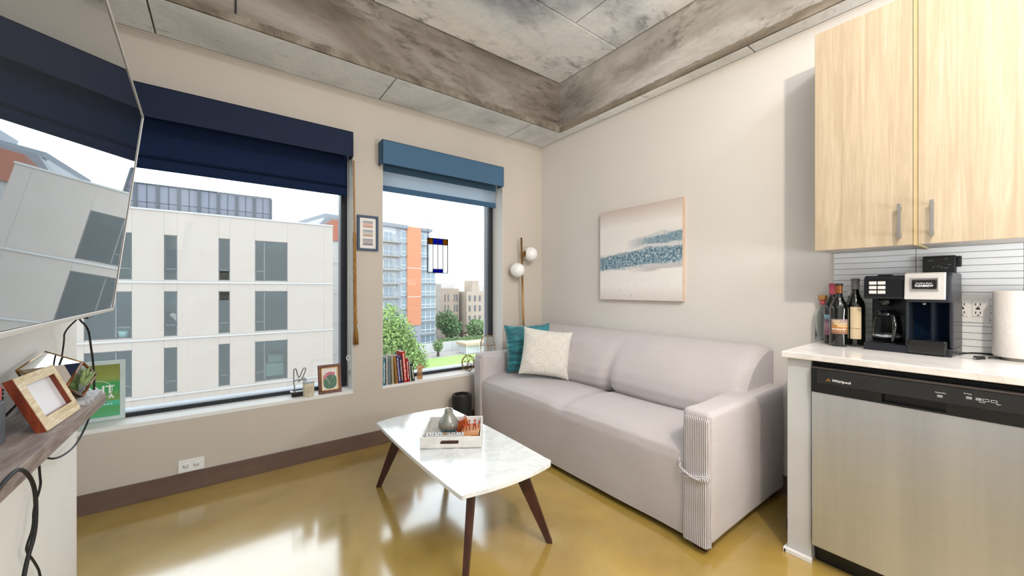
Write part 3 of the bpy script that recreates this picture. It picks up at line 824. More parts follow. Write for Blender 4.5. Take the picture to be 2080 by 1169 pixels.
# wooden toys
orange = wood('orange_stained_wood', '7c3413', 'a5491c', 'c0622c', 'Z', rough=.45, streak=25)
tan = wood('light_block_wood', 'a9713f', 'c58d5b', 'd6a374', 'X', rough=.5, streak=25)
wb = thing('wooden_holder', 'reddish wooden folded block holder beside the vase in the tray', 'holder', tuple(TP(.172, .165, .022)), -.45)
build(MB().prism([(0, 0), (.046, 0), (.058, .04), (.042, .072), (.012, .060), (-.006, .03)], 'Y', 0, .045), 'body', orange, wb, bevel=.002, local=True)
build(MB().prism([(.048, .006), (.066, .035), (.052, .082), (.040, .074)], 'Y', -.004, .05), 'flap', orange, wb, bevel=.001, local=True)
pb = thing('peg_board', 'small wooden peg board with red pegs at the right of the tray', 'game', tuple(TP(.200, .075, .030)), math.atan2(-.175, .263)-.10)
build(MB().hexa([(0, 0, 0), (.095, 0, 0), (.095, .12, 0), (0, .12, 0)], [(0, 0, .020), (.095, 0, .016), (.095, .12, .030), (0, .12, .034)]), 'board', tan, pb, bevel=.002, local=True)
redp = plain('red_peg', 'b8331d', .4)
mb0 = MB().lathe([(0, 0), (.002, 0), (.0024, .03), (.0058, .032), (.0058, .038), (0, .039)], n=10)
me0 = mesh_of(mb0, 'peg', None, True); me0.materials.append(redp)
for i, (x, y) in enumerate(((.01, .022), (.026, .03), (.042, .038), (.058, .045), (.074, .05), (.085, .075), (.06, .09), (.035, .085))):
    q = bpy.data.objects.new('peg', me0); COL.objects.link(q); q.parent = pb; q.location = (x, y, .016+y*.11); q.rotation_euler = (R(random.uniform(-8, 8)), R(random.uniform(-10, 10)), 0)

# ------------------------------------------------------------ books on the right sill
titles = []
bx = .992; S0 = SILL+.002
bspec = [(.022, .205, 'thin teal-blue cover book at the left end of the row on the right sill', '2d7590', 0, 'e8e4da'),
 (.020, .222, 'white-spined spiral book second in the row on the right sill', 'd9d6ce', 0, '6b6b66'),
 (.019, .226, 'grey and teal spotted spiral book third in the row on the right sill', '9fb0b2', 0, '264f5c'),
 (.020, .228, 'cream spiral-bound book in the row on the right sill', 'd8ccaa', -.05, '8c8266'),
 (.022, .222, 'mustard yellow spiral-bound book in the row on the right sill', 'b98a3c', -.08, '7a4a1c'),
 (.020, .225, 'purple book with light lettering beside the mustard one on the sill', '4a4180', -.10, 'd9cfe8'),
 (.024, .212, 'dark plum book right of the purple book on the sill', '3b3149', -.10, 'c9b3a0'),
 (.028, .250, 'tall red book, the tallest of the row on the sill', 'c2271d', -.10, 'f0d8c8'),
 (.020, .190, 'slim crimson book right of the tall red book on the sill', 'a11c2c', -.11, 'f0d8c8'),
 (.012, .184, 'very thin white book between crimson and dark green books', 'd6d2c8', -.12, '888888'),
 (.022, .150, 'short dark green book at the right end of the row', '2c3a2c', -.16, 'cfd8c0')]
x = bx
for i, (wd, h, lab, colr, lean, lc) in enumerate(bspec):
    lean = (0, 0, 0, -.04, -.09, -.09, -.09, -.09, -.09, -.09, -.12)[i]
    x0 = x
    bk = thing('book', lab, 'book', (x0, WY+.004, S0), 0, 'books on the right window sill')
    cov = plain('book_cover', colr, .5, var=.12, sc=40)
    dp = .118
    def LT(px, py, pz, s=math.sin(-lean), c=math.cos(lean)): return Vector((px*c-pz*math.sin(-lean)*1.0 if lean else px, py, pz*c+px*s))
    Mx = Matrix.Rotation(lean, 4, 'Y')
    Mx = Matrix.Translation((0, 0, wd*math.sin(-lean)*0)) @ Mx
    lift = max(0, wd*math.sin(lean)) if lean > 0 else 0
    cv = MB(); cv.box(0, .002, 0, dp, 0, h, Mx); cv.box(wd-.002, wd, 0, dp, 0, h, Mx); cv.box(0, wd, 0, .002, 0, h, Mx)
    zmn = min(v[2] for v in cv.v)
    Mz = Matrix.Translation((0, 0, -zmn))
    cv.v = [tuple(Mz @ Vector(v)) for v in cv.v]
    build(cv, 'cover', cov, bk, local=True)
    pg = MB().box(.002, wd-.002, .002, dp-.003, .003, h-.004, Mz @ Mx); build(pg, 'pages', M['paper'], bk, local=True)
    ln = MB()
    tit = plain('spine_lettering', lc, .5, var=0)
    if 'spiral' in lab:
        for k in range(int(h/.009)): ln.box(wd*.2, wd*.8, -.003, .001, .006+k*.009, .010+k*.009, Mz @ Mx)
        build(ln, 'spiral_binding', tit, bk, local=True)
    else:
        zz = .02
        rb = random.Random(i)
        while zz < h-.03:
            q = rb.uniform(.005, .016); ln.box(wd*rb.uniform(.25, .4), wd*rb.uniform(.6, .78), -.0006, .0005, zz, zz+q, Mz @ Mx); zz += q+.004
        build(ln, 'spine_lettering', tit, bk, local=True)
    nl = (0, 0, 0, -.04, -.09, -.09, -.09, -.09, -.09, -.09, -.12, -.12)[i+1]
    x = x0+wd*1.005+.0012+abs(nl-lean)*min(h, .18)

# small amber glass bird bottle beside books
amber = NT('amber_glass'); amber.base(srgb('e8b78a')); amber.set(.15, trans=.7, ior=1.2)
ob = thing('glass_figurine', 'small pale amber glass figurine right of the books on the sill', 'figurine', (1.315, WY+.045, S0))
build(MB().lathe([(0, 0), (.020, 0), (.024, .01), (.022, .05), (.019, .075), (.027, .09), (.030, .10), (.018, .112), (.006, .13), (0, .134)], n=24), 'body', amber.m, ob, local=True)
build(MB().tube([(.018, 0, .102), (.036, -.004, .098), (.044, -.006, .104)], [.008, .007, .002], 8), 'beak', amber.m, ob, local=True)

# gold wire polyhedron & glass lantern
gy = thing('wire_polyhedron', 'open gold wire geometric ornament on the right sill', 'ornament', (1.80, 3.075, S0))
t = (1+5**.5)/2
ico = [Vector(v).normalized() for v in ((-1, t, 0), (1, t, 0), (-1, -t, 0), (1, -t, 0), (0, -1, t), (0, 1, t), (0, -1, -t), (0, 1, -t), (t, 0, -1), (t, 0, 1), (-t, 0, -1), (-t, 0, 1))]
ed = [(i, j) for i in range(12) for j in range(i) if (ico[i]-ico[j]).length < 1.1]
mb = MB(); mz = min(v.z for v in ico)
for i, j in ed: mb.tube([Vector((ico[i].x*.068, ico[i].y*.068, (ico[i].z-mz)*.085+.003)), Vector((ico[j].x*.068, ico[j].y*.068, (ico[j].z-mz)*.085+.003))], .0028, 6)
tag(gy, 'open gold wire geometric ornament on the right sill', 'ornament')
build(mb, 'wire', M['gold'], gy, local=True)
ln = thing('glass_lantern', 'small brass-edged glass lantern with a sloped top on the right sill by the sofa arm', 'lantern', (2.02, 3.085, S0))
def hexring(r, z, n=6, ph=0): return [Vector((r*math.cos(2*math.pi*k/n+ph), r*math.sin(2*math.pi*k/n+ph), z)) for k in range(n)]
rings = [hexring(.062, .003), hexring(.072, .02), hexring(.078, .225), hexring(.052, .305)]
mb = MB()
for rg in rings:
    for k in range(6): mb.tube([rg[k], rg[(k+1) % 6]], .0026, 6)
for a, b in zip(rings, rings[1:]):
    for k in range(6): mb.tube([a[k], b[k]], .0026, 6)
build(mb, 'brass_edges', M['gold'], ln, local=True)
for a, b in zip(rings[1:], rings[2:]):
    for k in range(6):
        build(MB().add([a[k]*.99, a[(k+1) % 6]*.99, b[(k+1) % 6]*.99, b[k]*.99], [(0, 1, 2, 3)]), 'glass_pane', M['milky'], ln, local=True)
build(MB().lathe([(0, .003), (.032, .003), (.032, .11), (0, .112)], n=24), 'candle', M['paper'], ln, local=True)

# ------------------------------------------------------------ stained glass hanging
sg = thing('stained_glass_panel', 'hanging stained glass panel with amber and blue squares in the right window', 'stained glass', (1.55, 3.19, 1.345))
lead = plain('lead_came', '2a2a2c', .5)
def cglass(name, c, a=.75):
    t_ = NT(name); t_.t.nodes.remove(t_.b); tr = t_.n('ShaderNodeBsdfTransparent', Color=srgb(c)); d = t_.n('ShaderNodeBsdfTranslucent', Color=srgb(c)); m_ = t_.n('ShaderNodeMixShader', Fac=1-a)
    t_.l(tr.outputs[0], m_.inputs[1]); t_.l(d.outputs[0], m_.inputs[2]); t_.l(m_.outputs[0], t_.out.inputs[0]); return t_.m
ga, gb, gc = cglass('amber_pane', '946f14', .5), cglass('blue_pane', '3a3fa4', .5), cglass('clear_textured_pane', 'f4f5f5', .72)
X = [1.452, 1.503, 1.552, 1.602, 1.652]; Z = [1.348, 1.382, 1.605, 1.658]
yy = 3.19
for i in range(4):
    for j in range(3):
        m_ = gc
        if j == 2: m_ = ga if i in (0, 3) else gb
        if j == 0 and i in (1, 2): m_ = gb
        if j == 0 and i in (0, 3): continue
        z0_ = Z[0] if (j == 1 and i in (0, 3)) else Z[j]
        build(B(X[i]+.001, X[i+1]-.001, yy-.0012, yy+.0012, z0_+.001, Z[j+1]-.001), 'pane', m_, sg)
mb = MB()
for k, x_ in enumerate(X): mb.tube([(x_, yy, Z[0]), (x_, yy, Z[3])], .005 if k in (0, 4) else .0038, 6)
for z_ in (Z[0], Z[2], Z[3]): mb.tube([(X[0], yy, z_), (X[4], yy, z_)], .0038, 6)
mb.tube([(X[1], yy, Z[1]), (X[3], yy, Z[1])], .003, 6)
build(mb, 'lead_lines', lead, sg)
mb = MB(); mb.tube([(X[0]+.003, yy, Z[3]), (1.43, yy-.03, 2.15)], .0022, 5); mb.tube([(X[4]-.003, yy, Z[3]), (1.672, yy-.03, 2.15)], .0022, 5)
build(mb, 'hanging_chain', lead, sg)

# ------------------------------------------------------------ left sill: peace hand, candle, cactus print, green sign
ph = thing('peace_hand_lamp', 'grey wire outline of a hand making a peace sign on a black base, left sill', 'ornament', (.43, 3.075, S0))
hand = [(-.020, .035), (-.022, .07), (-.027, .10), (-.026, .14), (-.027, .185), (-.020, .196), (-.010, .190), (-.004, .15), (.006, .125), (.014, .14), (.030, .185), (.040, .196), (.050, .188), (.046, .17), (.028, .125), (.020, .115)]
hand2 = [(.020, .115), (.008, .102), (-.004, .100), (.006, .106), (.022, .112), (.036, .122), (.046, .118), (.046, .108), (.054, .106), (.060, .096), (.056, .086), (.052, .07), (.050, .035)]
hand3 = [(-.024, .105), (-.014, .114), (.004, .117), (.018, .112)]
hand4 = [(.028, .122), (.030, .110), (.040, .104), (.048, .108)]
def smooth2(pts, it=2):
    for _ in range(it):
        q = [pts[0]]
        for a, b in zip(pts, pts[1:]): q += [(a[0]*.75+b[0]*.25, a[1]*.75+b[1]*.25), (a[0]*.25+b[0]*.75, a[1]*.25+b[1]*.75)]
        pts = q+[pts[-1]]
    return pts
mb = MB()
for hpts in (hand, hand2, hand3, hand4):
    mb.tube([(a-.012, 0, b) for a, b in smooth2(hpts)], .0040, 8)
build(mb, 'hand_outline', plain('grey_tube', '8a8788', .4), ph, local=True)
build(B(-.052, .055, -.022, .022, 0, .034), 'base', M['black'], ph, local=True, bevel=.003)
build(MB().box(-.060, -.045, -.015, .015, .034, .040), 'clip', M['white'], ph, local=True)

cn = thing('candle_tin', 'short cream candle tin with printed label in front of the peace hand', 'candle', (.478, 3.03, S0))
build(MB().lathe([(0, 0), (.034, 0), (.036, .003), (.036, .094)], n=36), 'tin', plain('cream_label', 'ddd2bd', .5, var=.10, sc=25), cn, local=True)
build(MB().lathe([(.0365, .092), (.0375, .094), (.0375, .104), (.036, .106), (0, .106)], n=36), 'lid', plain('grey_lid', 'b4b8ba', .4), cn, local=True)
mb = MB(); rr = random.Random(5)
for k, zz in enumerate((.070, .060, .052, .044, .036, .026)):
    for s in range(6):
        a = R(-115)+s*R(9)+rr.uniform(0, .02); a2 = a+R(5)
        p0, p1 = (.0363*math.cos(a), .0363*math.sin(a)), (.0363*math.cos(a2), .0363*math.sin(a2))
        mb.add([(p0[0], p0[1], zz), (p1[0], p1[1], zz), (p1[0], p1[1], zz+.003), (p0[0], p0[1], zz+.003)], [(0, 1, 2, 3)])
build(mb, 'label_lettering', plain('brown_ink', '6a4a2c', .6), cn, local=True)

cf = thing('cactus_picture', 'dark wood frame with a pink-flowered cactus picture at the right end of the left sill', 'picture frame', (.62, 3.04, S0), 0)
W_, H_ = .155, .205
fm = Matrix.Translation((-.078, -.018, 0)) @ Matrix.Rotation(R(-11), 4, 'X')
def fb(mb, *a): return mb.box(*a, fm)
mb = MB()
mb.rim(0, W_, 0, .018, 0, H_, .022, .022, .022, .022, fm)
build(mb, 'frame', wood('reddish_frame_wood', '43210f', '66361c', '7d4a2c', 'Z', rough=.35, streak=20), cf, local=True, bevel=.003)
mb = MB()
for a in ((.020, W_-.020, .003, .015, .020, .026), (.020, W_-.020, .003, .015, H_-.026, H_-.020), (.020, .026, .003, .015, .020, H_-.02), (W_-.026, W_-.020, .003, .015, .020, H_-.02)): mb.box(*a, fm)
build(mb, 'gilt_slip', M['gold'], cf, local=True)
pr = build(MB().box(.022, W_-.022, .010, .014, .022, H_-.022, fm), 'print', M['paper'], cf, local=True)
def blob(cx, cz, rx, rz, y, n=26, pw=2.0, wob=0, k=0):
    pts = []
    for i in range(n):
        a = 2*math.pi*i/n; s = 1+wob*math.sin(k*a)
        ca, sa = math.cos(a), math.sin(a)
        pts.append((cx+rx*s*math.copysign(abs(ca)**(2/pw), ca), cz+rz*s*math.copysign(abs(sa)**(2/pw), sa)))
    return MB().prism(pts, 'Y', y-.0006, y, fm)
build(blob(.079, .083, .045, .052, .0099, pw=2.6), 'cactus_body', plain('cactus_green', '3f6d58', .6, var=.1), pr, local=True)
mb = MB()
for i in range(9):
    for j in range(11):
        cx, cz = .079+(i-4)*.0098+(j % 2)*.0049, .083+(j-5)*.0088
        if ((cx-.079)/.041)**2+((cz-.083)/.047)**2 < 1: mb.box(cx-.0018, cx+.0018, .0088, .0094, cz-.001, cz+.001, fm)
build(mb, 'cactus_spines', plain('pale_spines', 'c9d6bd', .6), pr, local=True)
for k, (cx, cz, r_) in enumerate(((.047, .122, .013), (.062, .137, .014), (.080, .142, .014), (.100, .138, .014), (.042, .108, .010))):
    f = blob(cx, cz, r_, r_*.85, .0088, 20, wob=.14, k=6); build(f, 'flower', plain('cactus_pink', 'd27f90', .6, var=.2, sc=200), pr, local=True)
mb = MB(); mb.tube([fm @ Vector(p_) for p_ in ((.052, .0088, .112), (.066, .0088, .09), (.078, .0088, .06))], .0012, 5); mb.tube([fm @ Vector(p_) for p_ in ((.098, .0088, .125), (.098, .0088, .105))], .0012, 5)
build(mb, 'stems', M['paper'], pr, local=True)
build(MB().add([Vector((.08, -.018+.03, .13)), Vector((-.0, .03, .13)), Vector((.0, .060, 0)), Vector((.03, .060, 0))], [(0, 1, 2, 3)]), 'easel_back', M['blackmat'], cf, local=True)

gs = thing('poster_sign', 'green striped poster in a pale frame standing against the glass, left sill', 'sign', (-.63, 3.155, S0))
gx0, gx1, gz0, gz1 = -.86, -.462, S0+.002, .790
mb = MB(); y0 = 3.148; t = .022
mb.rim(gx0, gx1, y0, y0+.012, gz0, gz1, t, t, t, t)
build(mb, 'frame', plain('pale_frame', 'c3d2cf', .4), gs, bevel=.002)
q = MB().box(gx0+t, gx1-t, y0+.004, y0+.009, gz0+t, gz1-t); q.uv = lambda v: ((v.x-gx0)/.4, (v.z-gz0)/(gz1-gz0))
build(q, 'poster', gradmat('green_bands', [(.05, '5fb286'), (.2, '57a35a'), (.30, '4dbd9b'), (.36, '7b9a4e'), (.5, '46a05e'), (.62, '3f9d58'), (.70, '8f9d49'), (.9, '83893c')], 1, 3, mixn=.14, bands=(1, 6, 1)), gs)
tm = plain('white_print', 'f0f2ee', .5, var=0)
text('FRONT', 'lettering', tm, gs, .062, basis((-.506, y0+.003, .605), (1, 0, 0), (0, 0, 1)), align='RIGHT', bold=.001)
text('A', 'lettering', tm, gs, .032, basis((-.508, y0+.003, .575), (1, 0, 0), (0, 0, 1)), align='RIGHT', bold=.001)
mb = MB(); mb.tube([(-.575+.060*math.cos(a), y0+.003, .625+.052*math.sin(a)) for a in [k*math.pi/24 for k in range(48)]], .0022, 5, closed=True)
build(mb, 'oval_outline', plain('pale_green_ink', 'b9dcc0', .5), gs)
mb = MB()
for k in range(5): mb.box(-.575+k*.013, -.566+k*.013, y0+.0028, y0+.004, .540, .544)
build(mb, 'small_print', tm, gs)

# ------------------------------------------------------------ television
tv = thing('television', 'large thin silver-edged television mounted on the left wall, tilted downward', 'television', (-.31, 1.3, 1.126))
Bc, Tc = Vector((-.310, 1.907, 1.126)), Vector((-.233, 1.910, 1.823))
dl = Vector((.043, -.999, 0)).normalized(); up = (Tc-Bc).normalized(); up = (up-dl*up.dot(dl)).normalized(); nn = up.cross(dl)   # nn: towards the room?
if nn.x < 0: nn = -nn
Hh = (Tc-Bc).length; Ll = 1.23
tm_ = Matrix((dl, up, nn)).transposed().to_4x4(); tm_.translation = Bc
mb = MB(); t = .010
for a in ((0, Ll, 0, t, -.030, .002), (0, Ll, Hh-.006, Hh, -.030, .002), (0, .005, 0, Hh, -.030, .002), (Ll-.006, Ll, 0, Hh, -.030, .002)): mb.box(*a, tm_)
build(mb, 'bezel', M['silverp'], tv, bevel=.0015)
scr = NT('television_glass'); scr.base(srgb('99a0a6')); scr.set(.012, metal=.92)
build(MB().box(.013, Ll-.012, t+.001, Hh-.010, -.004, -.001, tm_), 'screen', scr.m, tv)
build(MB().box(.005, .013, t, Hh-.006, -.004, -.0005, tm_), 'screen_border', M['black'], tv)
build(MB().box(.02, Ll-.02, .02, Hh-.02, -.045, -.005, tm_), 'back_case', M['black'], tv)
pc = tm_ @ Vector((Ll/2, Hh*.5, -.045))
build(B(LX+.001, pc.x+.01, pc.y-.06, pc.y+.06, pc.z-.12, pc.z+.12), 'wall_bracket', M['blackmat'], tv, bevel=.004)
mb = MB(); mb.box(.30, .36, -.008, 0, -.028, -.004, tm_)
build(mb, 'infrared_receiver', M['black'], tv)

# ------------------------------------------------------------ floating shelf and what stands on it
ZSH = .857; SX = -.315; SE = 1.836
sh = thing('floating_shelf', 'thick grey-brown wooden shelf on the left wall under the television', 'shelf', (LX, .9, ZSH-.034))
build(B(LX, SX, -.5, SE, ZSH-.034, ZSH), 'board', M['shelfwood'], sh, bevel=.001)
mb = MB()
for yb in (.3, 1.5): mb.box(LX, LX+.10, yb, yb+.03, ZSH-.040, ZSH-.034); mb.box(LX, LX+.006, yb, yb+.03, ZSH-.10, ZSH-.034)
build(mb, 'bracket', M['blackmat'], sh)

# tilted wooden photo frame
pfm = basis((-.340, 1.408, ZSH+.002), (.055, 1, 0), (-.38, .04, .93))     # x along the shelf, y up the frame, z away/into room
xx, yy_, zz_ = pfm.col[0].xyz, pfm.col[1].xyz, pfm.col[2].xyz
def reb(m):   # orthonormal, z pointing to the room (+X)
    x_ = m.col[0].xyz.normalized(); y_ = m.col[1].xyz; y_ = (y_-x_*x_.dot(y_)).normalized(); z_ = x_.cross(y_)
    r = Matrix((x_, y_, z_)).transposed().to_4x4(); r.translation = m.col[3].xyz; return r
pfm = reb(pfm); 
FW, FH = .212, .142
sgn = -1 if pfm.col[2].x > 0 else 1   # depth direction away from the room
d_ = sgn*.018
fr_ = thing('photo_frame', 'whitewashed wooden photo frame with red-brown sides tilted back on the shelf', 'picture frame', (-.36, 1.5, ZSH))
mb = MB(); t = .030
for a in ((0, FW, 0, d_, 0, 0), ): pass
for (a0, a1, b0, b1) in  ((0, FW, 0, t), (0, FW, FH-t*.8, FH), (0, t, t, FH-t*.8), (FW-t*.72, FW, t, FH-t*.8)):
    mb.box(a0, a1, b0, b1, 0, -sgn*.0015, pfm)
build(mb, 'front_moulding', wood('whitewashed_ribbed_wood', 'b59a6c', 'dccba4', 'efe6d0', 'Y', rough=.5, streak=45, bump=.6), fr_)
mb = MB()
for (a0, a1, b0, b1) in  ((0, FW, 0, t), (0, FW, FH-t*.8, FH), (0, t, t, FH-t*.8), (FW-t*.72, FW, t, FH-t*.8)):
    mb.box(a0, a1, b0, b1, 0, d_, pfm)
build(mb, 'frame_body', wood('red_brown_wood', '5a2412', '84381f', '9a4a2c', 'Z', rough=.45, streak=20), fr_, bevel=.001)
q = MB().box(t*.9, FW-t*.65, t*.9, FH-t*.7, d_*.8, d_*.6, pfm)
build(q, 'photo_print', gradmat('faded_print', [(.2, 'dfe1e6'), (.5, 'c5c8d2'), (.7, 'edeef0')], 1, 20, mixn=1.2, bands=(1, 2, 1), rough=.2), fr_)
mb = MB(); a_ = pfm @ Vector((.085, FH*.7, d_)); b_ = Vector((LX+.012, a_.y-.03, ZSH+.001))
mb.hexa([b_+Vector((0, -.012, 0)), b_+Vector((.006, -.012, 0)), b_+Vector((.006, .012, 0)), b_+Vector((0, .012, 0))], [a_+Vector((-.002, -.008, 0)), a_+Vector((0, -.008, 0)), a_+Vector((0, .008, 0)), a_+Vector((-.002, .008, 0))])
build(mb, 'easel_leg', M['black'], fr_)

# magazine under the terrarium
o = build(B(-.130+.0, -.0, 0, .165, 0, .012), 'magazine', M['slabbook'], bevel=.001); o.location = (-.322, 1.668, ZSH)
tag(o, 'grey marbled booklet lying at the shelf end under the terrarium', 'booklet')

# terrarium: a faceted diamond prism, glass in brass edges
te = thing('terrarium', 'brass-edged faceted glass terrarium holding a succulent at the end of the shelf', 'terrarium', (-.37, 1.735, ZSH+.013))
zb = ZSH+.0135
Fb = [Vector((-.352, 1.757, zb)), Vector((-.335, 1.872, .905)), Vector((-.352, 1.775, .963)), Vector((-.372, 1.628, .905))]   # front diamond: bottom, right, top, left
Fb = [Vector((-.350, 1.742, zb)), Vector((-.343, 1.862, .914)), Vector((-.350, 1.742, .975)), Vector((-.357, 1.622, .922))]
Bb = [p_+Vector((-.085, 0, .0)) for p_ in Fb]
Bb = [Vector((-.440, 1.742, zb)), Vector((-.440, 1.870, .925)), Vector((-.440, 1.80, 1.010)), Vector((-.440, 1.60, .985))]
mb = MB(); mbd = MB()
for i in range(4):
    mbd.tube([Fb[i], Fb[(i+1) % 4]], .0038, 6); mb.tube([Bb[i], Bb[(i+1) % 4]], .0022, 6); mb.tube([Fb[i], Bb[i]], .0022, 6)
build(mbd, 'front_brass_edges', M['copperdark'], te); build(mb, 'back_brass_edges', M['gold'], te)
build(MB().add(Fb, [(0, 1, 2, 3)]), 'glass_pane', M['clear'], te)
for i in range(4): build(MB().add([Fb[i], Fb[(i+1) % 4], Bb[(i+1) % 4], Bb[i]], [(0, 1, 2, 3)]), 'glass_pane', M['clear'], te)
mb = MB().hexa([Vector((-.436, 1.735, zb+.002)), Vector((-.352, 1.735, zb+.002)), Vector((-.352, 1.750, zb+.002)), Vector((-.436, 1.750, zb+.002))],
               [Vector((-.436, 1.690, .888)), Vector((-.355, 1.690, .888)), Vector((-.355, 1.793, .888)), Vector((-.436, 1.793, .888))])
build(mb, 'gravel', plain('brown_gravel', '57463c', .9, var=.5, sc=180, bump=1), te)
mb = MB(); rr = random.Random(11); green = plain('succulent_green', '8a9f68', .5, var=.35, sc=20)
for ring, (cnt, el, ln_) in enumerate(((7, .5, .062), (6, .85, .055), (5, 1.2, .045))):
    for k in range(cnt):
        a = 2*math.pi*k/cnt+ring*.5; c = Vector((-.368, 1.768, .889)); dirh = Vector((math.cos(a)*.6, math.sin(a), 0))
        pts = []; rs = []
        for s in range(6):
            f = s/5; pts.append(c+dirh*ln_*1.25*f*math.cos(el)+Vector((0, 0, ln_*1.25*(f*math.sin(el)+.15*f*f)))); rs.append(.0005+.0085*math.sin(math.pi*min(.97, f*.85+.12))**.8)
        mb.tube(pts, rs, 6)
build(mb, 'succulent', green, te)
rk = MB()
for k in range(9): rk.sphere((-.375+rr.uniform(-.02, .018), 1.752+rr.uniform(-.04, .04), .891+rr.uniform(0, .004)), rr.uniform(.005, .010), 5)
build(rk, 'pebbles', plain('pale_pebbles', 'a8968c', .8, var=.3, sc=60), te)

# grey speaker and pink spotted box at the left
sp = build(B(-.455, -.392, 1.17, 1.375, ZSH, .952), 'speaker_box', plain('blue_grey_box', '5d646b', .5), bevel=.004)
tag(sp, 'blue-grey box at the left edge of the shelf beside the wooden frame', 'box')
sp = thing('spotted_cup', 'pink cup with dark spots behind the blue-grey box on the shelf', 'cup', (-.432, 1.415, ZSH))
build(MB().lathe([(0, 0), (.018, 0), (.022, .115), (.019, .120), (0, .118)], n=24), 'cup', plain('pink_glaze', 'e07d7d', .4), sp, local=True)
mb = MB(); rr = random.Random(2)
for k in range(26):
    a = rr.uniform(-2.6, 1.2); z_ = rr.uniform(.02, .11); r_ = .018+.004*z_/.115
    c = Vector((r_*math.cos(a), r_*math.sin(a), z_)); mb.sphere(c, .0032, 5)
build(mb, 'spots', M['black'], sp, local=True)

# cables
def cable(pts, r, label, mat=M['rubber']):
    pts3 = [Vector(p_) for p_ in pts]
    for _ in range(3):
        q = [pts3[0]]
        for a, b in zip(pts3, pts3[1:]): q += [a*.75+b*.25, a*.25+b*.75]
        pts3 = q+[pts3[-1]]
    o = build(MB().tube(pts3, r, 8), 'power_cable', mat); return tag(o, label, 'cable')
cable([(-.36, 1.85, 1.13), (-.42, 1.89, 1.064), (-.435, 1.96, 1.022), (-.450, 1.985, .933), (-.452, 1.94, .915), (-.455, 1.93, .80)], .0022, 'thin black cable dropping from the television behind the terrarium')
cable([(-.36, 1.98-.10, 1.15), (-.42, 2.02, 1.10), (-.40, 2.07, 1.06), (-.40, 2.10, .99), (-.40, 2.14, .911), (-.40, 2.154, .80), (-.42, 2.20, .70), (-.43, 2.099, .639), (-.43, 1.986, .636), (-.435, 1.86, .655), (-.45, 1.81, .69), (-.455, 1.80, .74)], .0032, 'black cable hanging past the shelf end and looping back beneath it')
cable([(-.290, .90, .862), (-.295, 1.063, .885), (-.297, 1.121, .862), (-.297, 1.165, .814), (-.297, 1.172, .763), (-.297, 1.165, .719), (-.30, 1.139, .686), (-.30, 1.117, .65), (-.31, 1.08, .4), (-.32, 1.0, .01)], .0034, 'thick black cable draped over the front edge of the shelf at far left')
cable([(-.44, 1.74, .823), (-.44, 1.76, .653), (-.44, 1.775, .61), (-.44, 1.716, .57), (-.44, 1.716, .514), (-.44, 1.671, .488), (-.44, 1.664, .471), (-.44, 1.723, .41), (-.44, 1.779, .335), (-.44, 1.80, .02)], .0030, 'thin wavy black cable on the white wall below the shelf')

# ------------------------------------------------------------ kitchen
CT = .918
panel = thing('end_panel', 'narrow pale grey panel closing the counter beside the dishwasher', 'panel', (2.35, .605, 0))
build(B(2.07, WX-.002, .563, .652, 0, .889), 'panel_board', plain('pale_grey_panel', 'c3c5c7', .5, var=.02), panel, bevel=.001)
build(MB().prism([(.558, 0), (.662, 0), (.662, .012), (.655, .020), (.558, .020)], 'X', 2.052, 2.07), 'shoe_moulding', M['white'], panel, bevel=.002)
build(MB().prism([(2.052, 0), (WX-.002, 0), (WX-.002, .020), (2.052, .020)], 'Y', .652, .664), 'shoe_moulding', M['white'], panel, bevel=.002)
o = build(B(2.043, WX-.001, -1.6, .668, .890, CT), 'countertop', M['quartz'], bevel=.003)
tag(o, 'white quartz countertop with thin grey veins', 'countertop')
dw = thing('dishwasher', 'stainless steel dishwasher with black control panel under the counter', 'dishwasher', (2.35, .255, 0))
DY1, DY0 = .556, -.06
build(B(2.05, 2.075, DY0, DY1, .088, .757), 'door', M['steel'], dw, bevel=.003)
# control panel with a handle pocket
mb = MB(); ya, yb, za, zb_ = .165, .332, .757, .795
mb.box(2.045, 2.08, DY0, ya, .757, .868); mb.box(2.045, 2.08, yb, DY1, .757, .868); mb.box(2.045, 2.08, ya, yb, zb_, .868); mb.box(2.045, 2.08, ya, yb, .757, .7625); mb.box(2.074, 2.08, ya, yb, .757, .80)
cp = build(mb, 'control_panel', M['black'], dw)
build(B(2.0435, 2.046, DY0, .535, .798, .856), 'gloss_strip', M['blackgloss'], cp)
build(B(2.0425, 2.046, DY0, DY1, .860, .866), 'trim_strip', plain('brown_reflecting_trim', '5b5452', .25, metal=.6), cp)
build(B(2.09, 2.62, DY0, DY1, .10, .880), 'tub', M['blackmat'], dw)
build(B(2.11, 2.13, DY0, DY1, .0, .10), 'kick_plate', M['black'], dw)
lw = plain('panel_white_ink', 'e8e8ea', .5, var=0)
def facex(x, y, z): return basis((x, y, z), (0, -1, 0), (0, 0, 1))
text('Whirlpool', 'lettering', lw, dw, .0145, facex(2.0430, .484, .812), bold=.0002)
build(MB().prism([(.506, .811), (.488, .811), (.493, .821), (.497, .824)], 'X', 2.0428, 2.0436), 'logo_mark', M['gold'], dw)
text('Heated Dry', 'lettering', lw, dw, .0055, facex(2.0430, .192, .8295))
text('Hi-Temp', 'lettering', lw, dw, .005, facex(2.0430, .125, .8395)); text('Start', 'lettering', lw, dw, .005, facex(2.0430, .055, .818)); text('Cancel', 'lettering', lw, dw, .005, facex(2.0430, .092, .818))
gb_ = plain('grey_button', '8d9398', .4)
for (y_, z_) in ((.187, .8185), (.120, .8275), (.099, .8275)): build(B(2.0415, 2.044, y_-.0135, y_, z_-.0045, z_+.0045), 'button', gb_, dw, bevel=.001)
